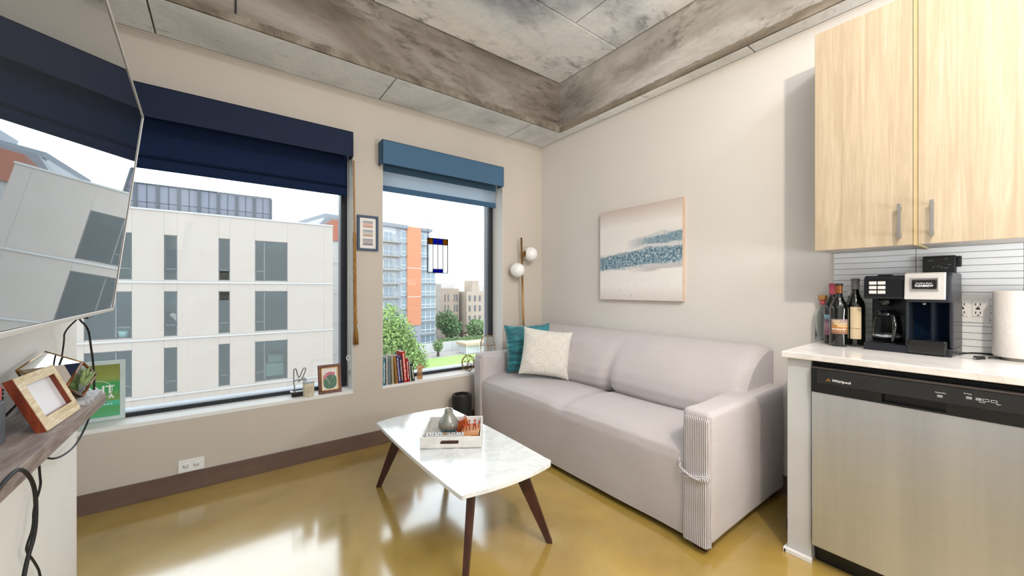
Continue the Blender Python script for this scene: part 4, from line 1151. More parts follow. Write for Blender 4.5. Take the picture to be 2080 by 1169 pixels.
for y_ in (.083, .066):
    mb = MB(); 
    for a in ((y_-.013, y_, .8235, .8243), (y_-.013, y_, .8307, .8315), (y_-.013, y_-.0122, .8235, .8315), (y_-.0008, y_, .8235, .8315)): mb.box(2.0425, 2.044, a[0], a[1], a[2], a[3])
    build(mb, 'outlined_button', lw, dw)

bcab = thing('base_cabinet', 'pale oak base cabinet under the counter right of the dishwasher', 'cabinet', (2.35, -.83, 0))
build(B(2.075, WX-.001, -1.58, -.062, .10, .888), 'body', M['oak'], bcab)
for y0_, y1_ in ((-.565, -.065), (-1.07, -.57), (-1.575, -1.075)):
    d = build(B(2.052, 2.073, y0_+.002, y1_, .105, .885), 'door', M['oak'], bcab, bevel=.001)
    build(B(2.020, 2.052, y0_+.05, y0_+.062, .70, .84), 'handle', M['nickel'], d, bevel=.002)
build(B(2.12, 2.14, -1.58, -.062, 0, .10), 'kick_plate', M['black'], bcab)
# upper cabinets
def cabinet(y0, y1, label, hy):
    cb = thing('wall_cabinet', label, 'cabinet', (2.48, (y0+y1)/2, 1.392), 0, 'upper oak cabinets')
    build(B(2.342, WX-.001, y0, y1, 1.392, 2.446), 'body', plain('grey_cabinet_carcass', 'b9b7b4', .5), cb)
    d = build(B(2.32, 2.340, y0+.001, y1, 1.388, 2.446), 'door', M['oak'], cb, bevel=.001)
    hb = MB(); hb.box(2.283, 2.290, hy-.006, hy+.006, 1.416, 1.562); hb.box(2.288, 2.321, hy-.005, hy+.005, 1.425, 1.437); hb.box(2.288, 2.321, hy-.005, hy+.005, 1.541, 1.553)
    build(hb, 'handle', M['nickel'], d, bevel=.001)
    return cb
c1 = cabinet(.2805, .616, 'left pale oak wall cabinet next to the painted wall', .318)
c2 = cabinet(-.36, .2655, 'right pale oak wall cabinet running out of the picture', .2235)
o = build(B(2.322, WX-.001, .2665, .2795, 1.386, 2.446), 'filler_strip', M['oak_y']); tag(o, 'thin yellowish wooden filler strip between the two oak cabinets', 'filler')

# backsplash tiles (parts of the right wall)
tile_m = plain('white_glazed_tile', 'e8ebee', .15, var=.03, sc=2, coat=.3)
grout = build(B(WX-.003, WX+.001, -1.3, .616, CT, 1.392), 'grout_bed', plain('dark_grout', '6c6b6b', .8), wall_right)
cols = [(.308, .616), (0, .308), (-.308, 0), (-.616, -.308)]
for i in range(16):
    z0_ = CT+.0015+i*.0297
    for (a, b) in cols:
        me_ = B(WX-.0075, WX-.002, a+.001, b-.001, z0_+.001, min(z0_+.0288, 1.391))
        if z0_ < 1.385: build(me_, 'tile', tile_m, wall_right, bevel=.0007, seg=1)

# outlet on the tiles
o = thing('wall_outlet', 'white double power outlet on the tiles right of the coffee maker', 'outlet', (WX-.008, .13, 1.12))
build(B(WX-.014, WX-.0075, .087, .199, 1.055, 1.175), 'cover_plate', M['white'], o, bevel=.002)
for yc in (.165, .120):
    f = build(B(WX-.017, WX-.013, yc-.017, yc+.017, 1.080, 1.150), 'socket', M['white'], o, bevel=.002)
    s = MB()
    for zc in (1.134, 1.098): s.box(WX-.0178, WX-.0168, yc-.008, yc-.005, zc-.005, zc+.005); s.box(WX-.0178, WX-.0168, yc+.005, yc+.008, zc-.005, zc+.005); s.box(WX-.0178, WX-.0168, yc-.003, yc+.002, zc-.014, zc-.009)
    s.box(WX-.0180, WX-.0168, yc-.006, yc+.006, 1.112, 1.119)
    build(s, 'slot', M['black'], f)

# bottles
def bottle(name, label, loc, prof, glass, neck=None, lab=None, cat='bottle', n=36):
    b = thing(name, label, cat, loc)
    build(MB().lathe(prof, n=n), 'glass', glass, b, local=True)
    if neck: build(MB().lathe(neck[0], n=n), 'capsule', neck[1], b, local=True)
    if lab:
        z0_, z1_, r_, a0, a1, m_ = lab
        q = MB().grid(lambda u, v: Vector((r_*math.cos(a0+(a1-a0)*u), r_*math.sin(a0+(a1-a0)*u), z0_+(z1_-z0_)*v)), 20, 1)
        q.uv = lambda v, z0_=z0_, z1_=z1_: (math.atan2(v.y, v.x), (v.z-z0_)/(z1_-z0_))
        build(q, 'paper_label', m_, b, local=True)
    return b
dk = NT('dark_green_glass'); dk.base(srgb('0c100d')); dk.set(.05, coat=.5); DK = dk.m
wine = [(0, .003), (.030, 0), (.036, .004), (.037, .012), (.037, .185), (.033, .205), (.021, .228), (.0145, .245), (.0135, .26), (.0135, .300), (.0155, .302), (.0155, .309), (.012, .311), (.0, .309)]
def neckp(z0): return [(.0150, z0), (.0152, z0+.02), (.0148, .296), (.0166, .299), (.0166, .310), (.012, .3125), (0, .3125)]
LABD = math.atan2(-.29, -.93)     # direction that faces the room's camera side
b1 = bottle('wine_bottle', 'dark wine bottle with brown winery label at the front of the bottle group', (2.450, .553, CT), wine, DK, None, (.062, .135, .0375, LABD-.95, LABD+.95, gradmat('brown_label', [(.05, '7a5a4c'), (.25, 'a4744c'), (.5, 'b0793f'), (.75, 'a78a80'), (1, '8c7a78')], 1, 3, mixn=.2)))
build(MB().lathe([(.0136, .262), (.0139, .305)], n=24), 'amber_neck', plain('amber_neck', '7a4416', .2), b1, local=True)
def curve_text(body, parent, r, ang, z, size, mat, bold=.0003):
    wdt = len(body)*size*.52; x_ = -wdt/2
    for chh in body:
        adv = size*(.30 if chh in 'il1 ' else (.78 if chh in 'MWw' else .52))
        a = ang+(x_+adv/2)/r
        if chh != ' ':
            nrm = Vector((math.cos(a), math.sin(a), 0)); tg = Vector((-math.sin(a), math.cos(a), 0))
            text(chh, 'letter', mat, parent, size, basis(nrm*(r+.0006)+Vector((0, 0, z)), tg, (0, 0, 1)), ext=.0002, align='CENTER', bold=bold, local=True)
        x_ += adv
yt = plain('yellow_print', 'ecd9a0', .5, var=0)
lab1 = [c for c in b1.children if c.name.startswith('paper_label')][0]
curve_text('Wild', lab1, .0378, LABD-.35, .120, .0135, yt); curve_text('Mountain', lab1, .0378, LABD+.12, .109, .0125, yt); curve_text('Winery', lab1, .0378, LABD+.30, .098, .0125, yt)
curve_text('Wild River Red', lab1, .0378, LABD, .083, .0085, lw)
b2 = bottle('wine_bottle', 'dark wine bottle with grey capsule and tall cream label, right of the group', (2.515, .504, CT), [(r_*1.02, z*1.075) for r_, z in wine], DK, ([(r_*1.03, z*1.075) for r_, z in neckp(.262)], plain('grey_capsule', '5c5c60', .4)), (.038, .195, .0383, LABD-.62, LABD+.5, plain('cream_label', 'd8c4a2', .6, var=.03, sc=30)))
lab2 = [c for c in b2.children if c.name.startswith('paper_label')][0]
dt = plain('grey_ink', '6a5f52', .5, var=0)
curve_text('Sauvignon', lab2, .0384, LABD-.05, .088, .008, dt, 0); 
b3 = bottle('wine_bottle', 'dark wine bottle with pink-red capsule behind the front bottle', (2.545, .600, CT), wine, DK, (neckp(.255), plain('pink_capsule', 'a8475a', .4)), (.045, .150, .0374, LABD-1.2, LABD+.3, gradmat('purple_floral_label', [(.2, '8a5a6a'), (.5, 'a98a92'), (.75, '5b3d4e'), (.85, '7fb3c4')], 1, 40, mixn=.7)))
clg = NT('clear_bottle_glass'); clg.base((.93, .97, .96, 1)); clg.set(.02, trans=1, ior=1.12)
b4 = bottle('cork_bottle', 'clear glass bottle with a wooden stopper at the left of the bottle group', (2.598, .655, CT), [(0, .002), (.030, 0), (.032, .01), (.032, .15), (.026, .175), (.014, .20), (.013, .23), (.010, .23), (.011, .20), (.023, .172), (.029, .15), (.029, .01), (0, .008)], clg.m)
build(MB().lathe([(0, .222), (.0185, .222), (.0195, .228), (.0195, .247), (.017, .25), (0, .25)], n=28), 'stopper', wood('stopper_wood', '93683a', 'b48449', 'c99a5f', 'Z', streak=20), b4, local=True)
build(MB().lathe([(.0135, .198), (.0142, .222)], n=24), 'red_band', plain('red_band', 'b85862', .5), b4, local=True)
gg = NT('green_glass'); gg.base(srgb('2f9a62')); gg.set(.05, trans=.6, ior=1.2)
b5 = bottle('water_bottle', 'bright green bottle with pale cap behind the two wine bottles', (2.598, .536, CT), [(0, 0), (.033, 0), (.034, .17), (.028, .20), (.014, .235), (.013, .25), (0, .25)], gg.m, ([(.0145, .248), (.0145, .278), (0, .28)], M['white']))

# ------------------------------------------------------------ coffee maker (rotated on the counter)
CA = R(-94)     # direction along its front, from left end to right end
cmk = thing('coffee_maker', 'black and silver two-sided coffee maker with glass carafe on the counter', 'coffee maker', (2.412, .455, CT), CA)
# local frame: x along the front (left to right), y to the back, z up
cmk.scale.x = .885
CW, CD = .315, .205
chk = Matrix.Rotation(CA, 4, 'Z') @ Vector((0, 1, 0))
bs = plain('charcoal_plastic', '1b1e26', .28, var=.05)
def L(*a, **k): return build(*a, local=True, **k)
L(MB().prism([(0, 0), (CW, 0), (CW, CD), (0, CD)], 'Z', 0, .034), 'base', bs, cmk, bevel=.006)
L(B(.0, .158, .125, CD, .034, .338), 'rear_column', bs, cmk, bevel=.006)
# left head (control panel)
L(MB().prism([(0, .238), (.004, .330), (.02, .345), (CD, .345), (CD, .238)], 'X', 0, .155), 'left_head', bs, cmk, bevel=.006)
L(B(.006, .148, -.003, .002, .245, .330), 'control_face', plain('panel_black', '15171b', .25), cmk, bevel=.002)
wbn = plain('ivory_button', 'd9d6d2', .4, var=0)
for i in range(2):
    for j in range(3): L(B(.024+i*.034, .054+i*.034, -.006, -.002, .261+j*.021, .276+j*.021), 'button', wbn, cmk, bevel=.002)
L(B(.05, .105, .02, .06, .344, .350), 'lid_tab', M['black'], cmk, bevel=.003)
# right head
hd = plain('head_charcoal', '23262d', .3)
L(MB().prism([(-.012, .225), (-.004, .335), (.012, .352), (CD-.01, .352), (CD-.01, .225)], 'X', .162, CW), 'right_head', hd, cmk, bevel=.008)
L(MB().prism([(-.022, .238), (-.013, .347), (-.002, .353), (.002, .353), (.002, .238)], 'X', .160, .297), 'silver_face', M['silverp'], cmk, bevel=.006)
rim = MB()
for a in ((.182, .276, .274, .279), (.182, .276, .325, .330), (.182, .187, .274, .330), (.271, .276, .274, .330)): rim.box(a[0], a[1], -.024, -.014, a[2], a[3])
L(rim, 'badge_rim', M['silver'], cmk, bevel=.002)
L(B(.189, .269, -.025, -.012, .283, .321), 'badge', M['black'], cmk, bevel=.002)
text('Hamilton Beach', 'lettering', lw, cmk, .0085, basis((.229, -.0256, .305), (1, 0, 0), (0, 0, 1)), align='CENTER', local=True)
text('FLEXBREW', 'lettering', lw, cmk, .0125, basis((.229, -.0256, .2925), (1, 0, 0), (0, 0, 1)), align='CENTER', bold=.0003, local=True)
# right housing: curved blue-black recess wall and drip tray
bl = plain('blue_black_gloss', '12233a', .22, var=.05, metal=.3)
L(MB().grid(lambda u, v: Vector((.168+.138*u, .075+.055*math.sin(math.pi*u), .065+.165*v)), 16, 1), 'curved_recess', bl, cmk)
L(B(.160, .172, .0, CD, .034, .23), 'side_cheek', hd, cmk, bevel=.004)
L(B(.302, CW, .02, CD, .034, .23), 'side_cheek', hd, cmk, bevel=.004)
L(B(.165, .31, .130, CD, .034, .23), 'rear_column', bs, cmk)
L(B(.168, .300, -.012, .10, .006, .066), 'drip_tray', M['blackgloss'], cmk, bevel=.008)
L(MB().tube([(.215, .05, .224), (.215, .05, .214)], .008, 10), 'spout', M['silver'], cmk)
# carafe
cg = [(0, .004), (.050, .004), (.056, .010), (.060, .04), (.058, .075), (.050, .115), (.047, .130), (.045, .130), (.048, .114), (.056, .074), (.058, .04), (.054, .012), (0, .008)]
CC = (.078, .064, .034)
ca_ = build(MB().lathe(cg, CC, 36), 'carafe', clg.m, cmk, local=True)
build(MB().lathe([(0, .15), (.030, .150), (.042, .140), (.046, .133), (.048, .128), (.045, .122)], CC, 36), 'carafe_lid', M['blackgloss'], ca_, local=True)
build(MB().lathe([(.0575, .030), (.0585, .027), (.0600, .034), (.0588, .040)], CC, 36), 'carafe_band', M['silver'], ca_, local=True)
hx = .055
build(MB().tube([(.105, .015, .168), (.122, -.018, .160), (.128, -.026, .120), (.124, -.020, .080), (.115, -.006, .052), (.108, .006, .050)], [.009, .009, .009, .008, .007, .006], 10), 'carafe_handle', M['blackgloss'], ca_, local=True)
build(MB().lathe([(0, .030), (.060, .030), (.062, .036), (0, .037)], (CC[0], CC[1], 0), 36), 'hot_plate', M['black'], cmk, local=True)
build(MB().tube([(.078, .05, .238), (.078, .05, .205)], [.035, .022], 20), 'brew_basket', M['blackgloss'], cmk, local=True)

# black flat gadget standing behind the coffee maker
gd = thing('wall_tablet', 'black flat device fixed to the tiles above the coffee maker', 'device', (WX-.01, .235, 1.30))
build(B(WX-.034, WX-.008, .180, .284, 1.255, 1.352), 'case', M['black'], gd, bevel=.006)
build(B(WX-.030, WX-.010, .165, .182, 1.300, 1.348), 'side_grip', M['black'], gd, bevel=.004)
mb = MB(); rr = random.Random(4)
for k in range(9): 
    y_ = rr.uniform(.20, .27); z_ = rr.uniform(1.29, 1.34); mb.box(WX-.0348, WX-.0338, y_-.008, y_, z_, z_+.0018)
build(mb, 'small_print', gb_, gd)

# paper towel roll
pr_ = thing('paper_towel_roll', 'white paper towel roll standing at the right edge of the counter', 'paper towels', (2.535, -.005, CT))
embt = NT('embossed_paper'); embt.base(srgb('e6e2de')); ev = embt.n('ShaderNodeTexVoronoi', Scale=90.0); embt.l(embt.coord(), ev.inputs['Vector']); embt.bump(ev.outputs[0], .35, .002); embt.set(.95, spec=.1)
build(MB().lathe([(.021, .012), (.080, .012), (.084, .018), (.084, .268), (.080, .276), (.021, .276)], n=48), 'roll', embt.m, pr_, local=True)
build(MB().lathe([(0, 0), (.070, 0), (.070, .010), (.008, .012), (.007, .29), (0, .292)], n=32), 'holder', M['nickel'], pr_, local=True)

# mains plug and cord on the counter
cable([(2.50, .165, CT+.006), (2.52, .150, CT+.010), (2.545, .130, CT+.012), (2.585, .085, CT+.010), (2.56, .045, CT+.006), (2.50, .055, CT+.006), (2.455, .085, CT+.007)], .0032, 'black appliance cord curling on the counter right of the coffee maker')
pg_ = thing('mains_plug', 'black two-prong plug lying on the counter at the cord end', 'plug', (2.43, .115, CT))
build(MB().hexa([(2.415, .125, CT+.001), (2.410, .108, CT+.001), (2.448, .090, CT+.001), (2.453, .107, CT+.001)], [(2.415, .123, CT+.014), (2.411, .110, CT+.014), (2.448, .094, CT+.013), (2.452, .104, CT+.013)]), 'plug_body', M['black'], pg_, bevel=.002)
mb = MB(); mb.tube([(2.414, .120, CT+.007), (2.398, .128, CT+.007)], .0016, 5); mb.tube([(2.411, .112, CT+.007), (2.395, .120, CT+.007)], .0016, 5)
build(mb, 'prong', M['silver'], pg_)

# folded grey leg thing between sofa and counter
fl = thing('folding_stand', 'folded pale grey metal stand in the gap between sofa and counter end', 'stand', (2.25, .70, 0))
build(MB().tube([(2.26, .700, .010), (2.262, .700, .82)], .012, 12), 'tube', plain('pale_grey_metal', 'a8a8aa', .4, metal=.4), fl)
build(MB().tube([(2.26, .700, 0), (2.26, .700, .055)], .015, 12), 'rubber_foot', M['rubber'], fl)

# ------------------------------------------------------------ outside: building across the street
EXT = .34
FY = 30.0
fac = thing('facade_building', 'pale beige panelled apartment building filling the wide window', 'building', (0, FY+8, -15))
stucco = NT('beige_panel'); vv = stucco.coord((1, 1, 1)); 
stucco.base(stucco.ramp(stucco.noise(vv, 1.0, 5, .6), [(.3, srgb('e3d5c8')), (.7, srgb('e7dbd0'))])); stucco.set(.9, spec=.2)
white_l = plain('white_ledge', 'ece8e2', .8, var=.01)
wins = [(-22.0, -19.5), (-17.2, -16.6), (-13.5, -12.9), (-9.6, -7.9), (-5.969, -4.128), (-2.793, -2.209), (-.269, .298), (1.613, 3.449)]
RX = 6.296; LXF = -26.0
bands = [1.6-3.29*k for k in range(-0, 6)]     # ledge heights
roofz = 5.72
edges = [LXF]+[e for w_ in wins for e in w_]+[5.72, RX]
isw = lambda a, b: any(abs(a-w_[0]) < 1e-6 for w_ in wins)
rows = []
top_ = roofz
for k, bz in enumerate(bands): rows.append((bz, top_, bz+.145, bz+2.765)); top_ = bz
gj = .0025
pm_cache = {}
def fpanel(x0, x1, z0, z1):
    key = (round(x1-x0, 3), round(z1-z0, 3))
    if key not in pm_cache:
        m_ = mesh_of(B(gj, x1-x0-gj, 0, .18, gj, z1-z0-gj), 'panel', None, True); m_.materials.append(stucco.m); pm_cache[key] = m_
    o = bpy.data.objects.new('panel', pm_cache[key]); COL.objects.link(o); o.parent = fac
    o.location = WM[fac.name].inverted() @ Vector((x0, FY, z0))
wframe = plain('window_frame_grey', '8b8f90', .5)
fglass = NT('facade_glass'); fglass.t.nodes.remove(fglass.b)
a_, b_, c_ = fglass.n('ShaderNodeBsdfTransparent', Color=(.62, .72, .72, 1)), fglass.n('ShaderNodeBsdfGlossy', Roughness=.02), fglass.n('ShaderNodeMixShader', Fac=.045)
fglass.l(a_.outputs[0], c_.inputs[1]); fglass.l(b_.outputs[0], c_.inputs[2]); fglass.l(c_.outputs[0], fglass.out.inputs[0]); FG = fglass.m
room_m = plain('room_grey', '65706f', .9, var=.15, sc=.6)
for (bz, tz_, w0, w1) in rows:
    for a, b in zip(edges, edges[1:]):
        if isw(a, b): fpanel(a, b, bz, w0); fpanel(a, b, w1, tz_)
        else: fpanel(a, b, bz, tz_)
for ri, (bz, tz_, w0, w1) in enumerate(rows):
    build(B(LXF, RX+.02, FY-.06, FY+.02, bz-.05, bz+.06), 'ledge', white_l, fac, label='thin white ledge along the facade')
    for wi, (a, b) in enumerate(wins):
        wide = b-a > 1
        fr = MB(); y0, y1 = FY+.08, FY+.16; t = .045
        fr.rim(a, b, y0, y1, w0, w1, t, t, t, t)
        if wide:
            m_ = a+.28*(b-a) if wi == 7 else (b-.35*(b-a)); fr.box(m_-.03, m_+.03, y0, y1, w0, w1); fr.box(a if wi == 7 else m_, m_ if wi == 7 else b, y0, y1, w0+.60, w0+.65)
        else: fr.box(a, b, y0, y1, w0+.62, w0+.67)
        f_ = build(fr, 'window', wframe, fac)
        build(B(a, b, FY+.11, FY+.125, w0, w1), 'pane', FG, f_)
        # room behind
        rb = MB(); y2 = FY+2.4
        rb.add([(a-.2, FY+.19, w0-.02), (b+.2, FY+.19, w0-.02), (b+.2, y2, w0-.02), (a-.2, y2, w0-.02), (a-.2, FY+.19, w1+.02), (b+.2, FY+.19, w1+.02), (b+.2, y2, w1+.02), (a-.2, y2, w1+.02)], [(0, 1, 2, 3), (7, 6, 5, 4), (3, 2, 6, 7), (0, 3, 7, 4), (1, 5, 6, 2)])
        if random.Random(ri*9+wi).random() < .55:
            rb.box(a, b-(b-a)*.0, FY+.35, FY+.37, w1-random.Random(ri+wi).uniform(.35, 1.0), w1)
        build(rb, 'room_interior', room_m, f_)
build(B(LXF, RX+.03, FY-.05, FY+.25, roofz, roofz+.10), 'coping', white_l, fac)
build(B(LXF, RX-.03, FY+2.6, FY+14, -15, roofz), 'core', stucco.m, fac)
build(B(RX-.20, RX-.01, FY+.19, FY+16, -15, roofz), 'side_wall', stucco.m, fac)
build(B(LXF, RX-.01, FY+.19, FY+16, roofz-.15, roofz), 'roof', stucco.m, fac)
build(B(LXF, RX, FY, FY+.18, -15, rows[-1][0]), 'lower_wall', stucco.m, fac)
# things in two of its windows
def in_window(o): o.parent = fac; return o
palm = thing('potted_palm', 'green potted palm in a white pot behind a window of the beige building', 'plant', (-4.55, FY+.55, -1.52))
build(MB().lathe([(0, 0), (.17, 0), (.22, .36), (.19, .36), (0, .33)], n=20), 'pot', M['white'], palm, local=True)
mb = MB(); rr = random.Random(8)
for k in range(14):
    a = rr.uniform(0, 6.28); l = rr.uniform(.5, .8); el = rr.uniform(.5, 1.3); pts = []
    for s in range(6):
        f = s/5; pts.append(Vector((math.cos(a)*l*f*math.cos(el), math.sin(a)*.3*l*f*math.cos(el), .34+l*(f*math.sin(el)-.45*f*f))))
    for s in range(5):
        p0, p1 = pts[s], pts[s+1]; wd = .07*math.sin(math.pi*(s+.6)/6); n_ = Vector((-math.sin(a)*.4, 0, .5))
        mb.add([p0-n_*wd, p1-n_*wd*.8, p1+n_*wd*.8, p0+n_*wd], [(0, 1, 2, 3)])
build(mb, 'fronds', plain('palm_green', '7fae6a', .6), palm, local=True)
sf = thing('armchair', 'cream armchair behind the lower right window of the beige building', 'armchair', (2.75, FY+.9, -4.78))
mb = MB(); mb.box(-.55, .55, -.4, .4, .1, .95); mb.box(-.35, .55, .0, .42, .95, 1.5)
build(mb, 'upholstery', plain('cream_cloth', 'cfcdbd', .8), sf, local=True, bevel=.08)
# roof terrace glazing
pent = thing('roof_terrace_screen', 'glazed screen with dark posts on the roof of the beige building', 'glass screen', (-4, FY+.6, roofz+.1))
pz0, pz1, py = roofz-.02, 7.25, FY+.45
pskym = sheer('screen_glass', 'c6cbdc', .87, .45)
dpost = plain('dark_post', '59626b', .5)
px = [2.539-.94*k-(.0 if k == 0 else 0) for k in range(0, 26)]
for k, x_ in enumerate(px):
    wdt = .05 if k else .04
    build(B(x_-wdt*1.4, x_+wdt*1.4, py-.12, py, pz0, pz1), 'post', dpost, pent)
    if k < 25:
        xm = x_-.47; build(B(xm-.022, xm+.022, py-.05, py, pz0, pz1), 'mullion', dpost, pent)
        build(B(x_-.94+.05, x_-.05, py-.03, py-.02, pz0, pz1), 'pane', pskym, pent)
mb = MB(); mb.box(px[-1], 2.56, py-.14, py+.02, pz1, pz1+.06); mb.box(px[-1], 2.56, py-.05, py-.01, pz0+.51, pz0+.55)
build(mb, 'rail', dpost, pent)
mb = MB()
for k in range(14): mb.add([(2.54, py+k*.20, pz0), (2.54, py+k*.20+.14, pz0), (2.54, py+k*.20+.14, pz1), (2.54, py+k*.20, pz1)], [(0, 1, 2, 3)])
build(mb, 'side_louvers', dpost, pent, kind='stuff')
build(B(2.50, 2.56, py+.1, py+.16, pz0, pz1), 'post', dpost, pent)
build(B(2.50, 2.56, py, py+2.8, pz1, pz1+.06), 'rail', dpost, pent)

# white and orange building behind it
wo = thing('corner_building', 'white building with an orange upper corner beyond the beige building', 'building', (11.4, 48, -15))
org = plain('orange_render', 'd9886c', .9, var=.03, sc=1)
build(B(8.0, 14.0, 45.2, 55, -15, 6.5), 'white_wall', plain('white_render', 'e9e4de', .9, var=.02), wo)
build(B(9.35, 14.0, 45, 55, 6.5, 8.75), 'orange_wall', org, wo)
build(B(5.2, 9.3, 46.6, 50, 5.75, 8.35), 'grey_volume', plain('blue_grey_render', '8b949e', .8), wo)
build(MB().prism([(8.6, 8.3), (9.8, 9.9), (13.6, 9.9), (13.6, 8.3)], 'Y', 50, 56), 'roof_volume', plain('pale_grey_metal_roof', 'b5bcc4', .7), wo)
for k in range(6): build(B(8.0, 14.0, 45.15, 45.21, 4.0-3.3*k, 4.04-3.3*k), 'ledge', white_l, wo)

# tall apartment building in the right window
EXT = .62  # far paints lifted above the near facade's: haze put into their colour
TA = math.atan2(.209, .978)
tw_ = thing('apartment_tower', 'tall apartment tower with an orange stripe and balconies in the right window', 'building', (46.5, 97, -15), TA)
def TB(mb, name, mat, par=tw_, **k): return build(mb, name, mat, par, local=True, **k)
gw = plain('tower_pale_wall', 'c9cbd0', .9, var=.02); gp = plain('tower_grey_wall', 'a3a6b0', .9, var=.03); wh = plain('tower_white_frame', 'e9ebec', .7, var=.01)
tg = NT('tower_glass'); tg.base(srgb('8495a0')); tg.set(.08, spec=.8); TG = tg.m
RZ = 31.6
TB(B(-30, -12.2, .0, 14, 0, RZ), 'left_wall', gw)
TB(B(-12.2, -9.34, -.1, 14, 0, RZ), 'grey_wall', gp)
TB(B(-9.34, -5.1, -.5, 14, 6.8, RZ+.7), 'orange_stripe', plain('tower_orange', 'd9926f', .9, var=.03))
for z_ in (21.6, 14.2): TB(B(-9.34, -5.1, -.52, -.48, z_, z_+.12), 'stripe_joint', wh)
TB(B(-9.34, -5.1, -.3, 14, 0, 6.8), 'grey_wall', gp)
TB(B(-5.1, -2.0, 0, 14, 0, RZ), 'right_wall', gp); TB(B(-2.0, -.1, 0, 14, 0, 21.2), 'right_wall', gp)
TB(B(-30, -9.3, -.8, 14.2, RZ, RZ+.9), 'roof_slab', plain('tower_roof_grey', '8d949c', .8)); TB(B(-5.15, -1.5, -.6, 14.2, RZ, RZ+.8), 'roof_slab', plain('tower_roof_grey2', '8d949c', .8))
TB(B(-22, -15.3, 2, 10, RZ+.9, RZ+3.6), 'plant_room', gw)
slab_m = plain('tower_slab', '85888e', .8); slab_w = plain('balcony_slab', 'a9a199', .8)
def win_mesh(w_, h_, cols_, sill):
    mb = MB(); t = .12; mb.box(0, w_, -.10, 0, 0, t); mb.box(0, w_, -.10, 0, h_-t, h_); mb.box(0, t, -.10, 0, 0, h_); mb.box(w_-t, w_, -.10, 0, 0, h_)
    for k in range(1, cols_): mb.box(k*w_/cols_-.07, k*w_/cols_+.07, -.10, 0, 0, h_)
    if sill: mb.box(0, w_, -.10, 0, sill-.06, sill+.08)
    a = mesh_of(mb, 'window', None, True); a.materials.append(wh)
    p_ = mesh_of(B(.05, w_-.05, -.05, -.02, .05, h_-.05), 'pane', None, True); p_.materials.append(TG)
    return a, p_
wA = win_mesh(1.7, 2.9, 1, 1.0); wB = win_mesh(3.05, 2.9, 2, 1.0); wC = win_mesh(4.9, 2.9, 3, 1.0); wD = win_mesh(3.0, 2.5, 2, 0); wE = win_mesh(1.1, 2.3, 1, 0)
def put(w_, x_, z_, y_=-.1):
    a = bpy.data.objects.new('window', w_[0]); COL.objects.link(a); a.parent = tw_; a.location = (x_, y_, z_)
    b = bpy.data.objects.new('pane', w_[1]); COL.objects.link(b); b.parent = a
zk = [12.8+15-3.4*k for k in range(9)]     # slab line heights (local)
rail_m = plain('balcony_rail', 'b9bdc2', .5)
for k, z_ in enumerate([z for z in zk]):
    zb0 = z_
    put(wA, -11.05, zb0+.35)
    if k < 3: put(wB, -5.05, zb0+.35, -.02)
    else: put(wC, -5.05, zb0+.35, -.02)
    put(wD, -15.9, zb0+.1, -.02); put(wE, -13.4, zb0+.1, -.02); put(wD, -20.5, zb0+.1, -.02)
    TB(B(-5.1, -.1 if k >= 3 else -2.0, -.45, 0, zb0-.15, zb0+.12), 'floor_slab', slab_m)
    TB(B(-12.2, -9.34, -.35, 0, zb0-.15, zb0+.05), 'floor_slab', slab_m)
    TB(B(-18.5, -12.0, -1.7, 0, zb0-.2, zb0+.05), 'balcony_slab', slab_w)
    rl = MB(); rl.box(-18.5, -12.0, -1.68, -1.62, zb0+.98, zb0+1.05)
    for q in range(27): rl.box(-18.5+q*.25, -18.46+q*.25, -1.67, -1.63, zb0+.05, zb0+1.0)
    TB(rl, 'railing', rail_m)

# brick buildings
brick = plain('tan_brick', 'b9a594', .9, var=.08, sc=.4); brick2 = plain('tan_brick_light', 'c7b5a3', .9, var=.06, sc=.4); dwn = plain('dark_slit_window', '6f6e70', .4)
b1_ = thing('brick_building', 'tan brick building with paired slit windows right of the tower', 'building', (59, 118, -15))
build(B(52.5, 63.8, 115, 135, -15, 1.5), 'wall', brick, b1_); build(B(52.5, 57.0, 114.8, 120, -15, 2.8), 'bay', plain('grey_brick', 'b3a9a0', .9, var=.08, sc=.5), b1_)
build(B(58, 63.6, 118, 135, 1.5, 3.3), 'upper_storey', plain('white_parapet', 'dcd6d0', .9), b1_)
for (xa, xb) in ((58.3, 58.8), (59.5, 60.0), (61.8, 62.3), (62.7, 63.3)):
    for z_ in (-1.0, -4.5, -8.0, -11.5): 
        f_ = build(B(xa, xb, 114.93, 115.05, z_-1.9, z_+.5), 'window', dwn, b1_)
b2_ = thing('brick_building', 'larger tan brick building at the far right with a stair tower on top', 'building', (72, 110, -15))
build(B(65.0, 90, 112, 135, -15, .4), 'wall', brick2, b2_); build(B(67.5, 70.2, 112.5, 118, .4, 4.2), 'stair_tower', brick2, b2_); build(B(70.2, 78, 113.5, 120, .4, 2.4), 'roof_house', plain('pale_roof', 'd9d2cb', .9), b2_)
build(B(64.9, 90.1, 111.9, 112.05, -9.6, -9.3), 'ledge', white_l, b2_)
for i, x_ in enumerate((65.8, 67.9, 69.8, 72.0, 74.1, 76.2)):
    for z_ in (-1.2, -4.6, -8.0): build(B(x_, x_+.75, 111.93, 112.05, z_-1.7, z_+.3), 'window', dwn, b2_)
for x_ in (71.0, 66.5): build(B(x_, x_+1.6, 111.93, 112.05, -15, -11.2), 'door', dwn, b2_)
rnd_ = random.Random(12)
for k in range(3):
    x_ = 135+k*31; h_ = rnd_.uniform(3, 9)
    o = build(B(x_, x_+rnd_.uniform(18, 30), 330+k*3, 350+k*3, -15, h_-6), 'distant_building', plain('hazy_grey', 'd5d5d6', .9, var=.03, sc=.05)); tag(o, 'pale hazy low building on the far horizon, '+('leftmost of three', 'middle of three', 'rightmost of three')[k], 'building', 'hazy buildings on the horizon')

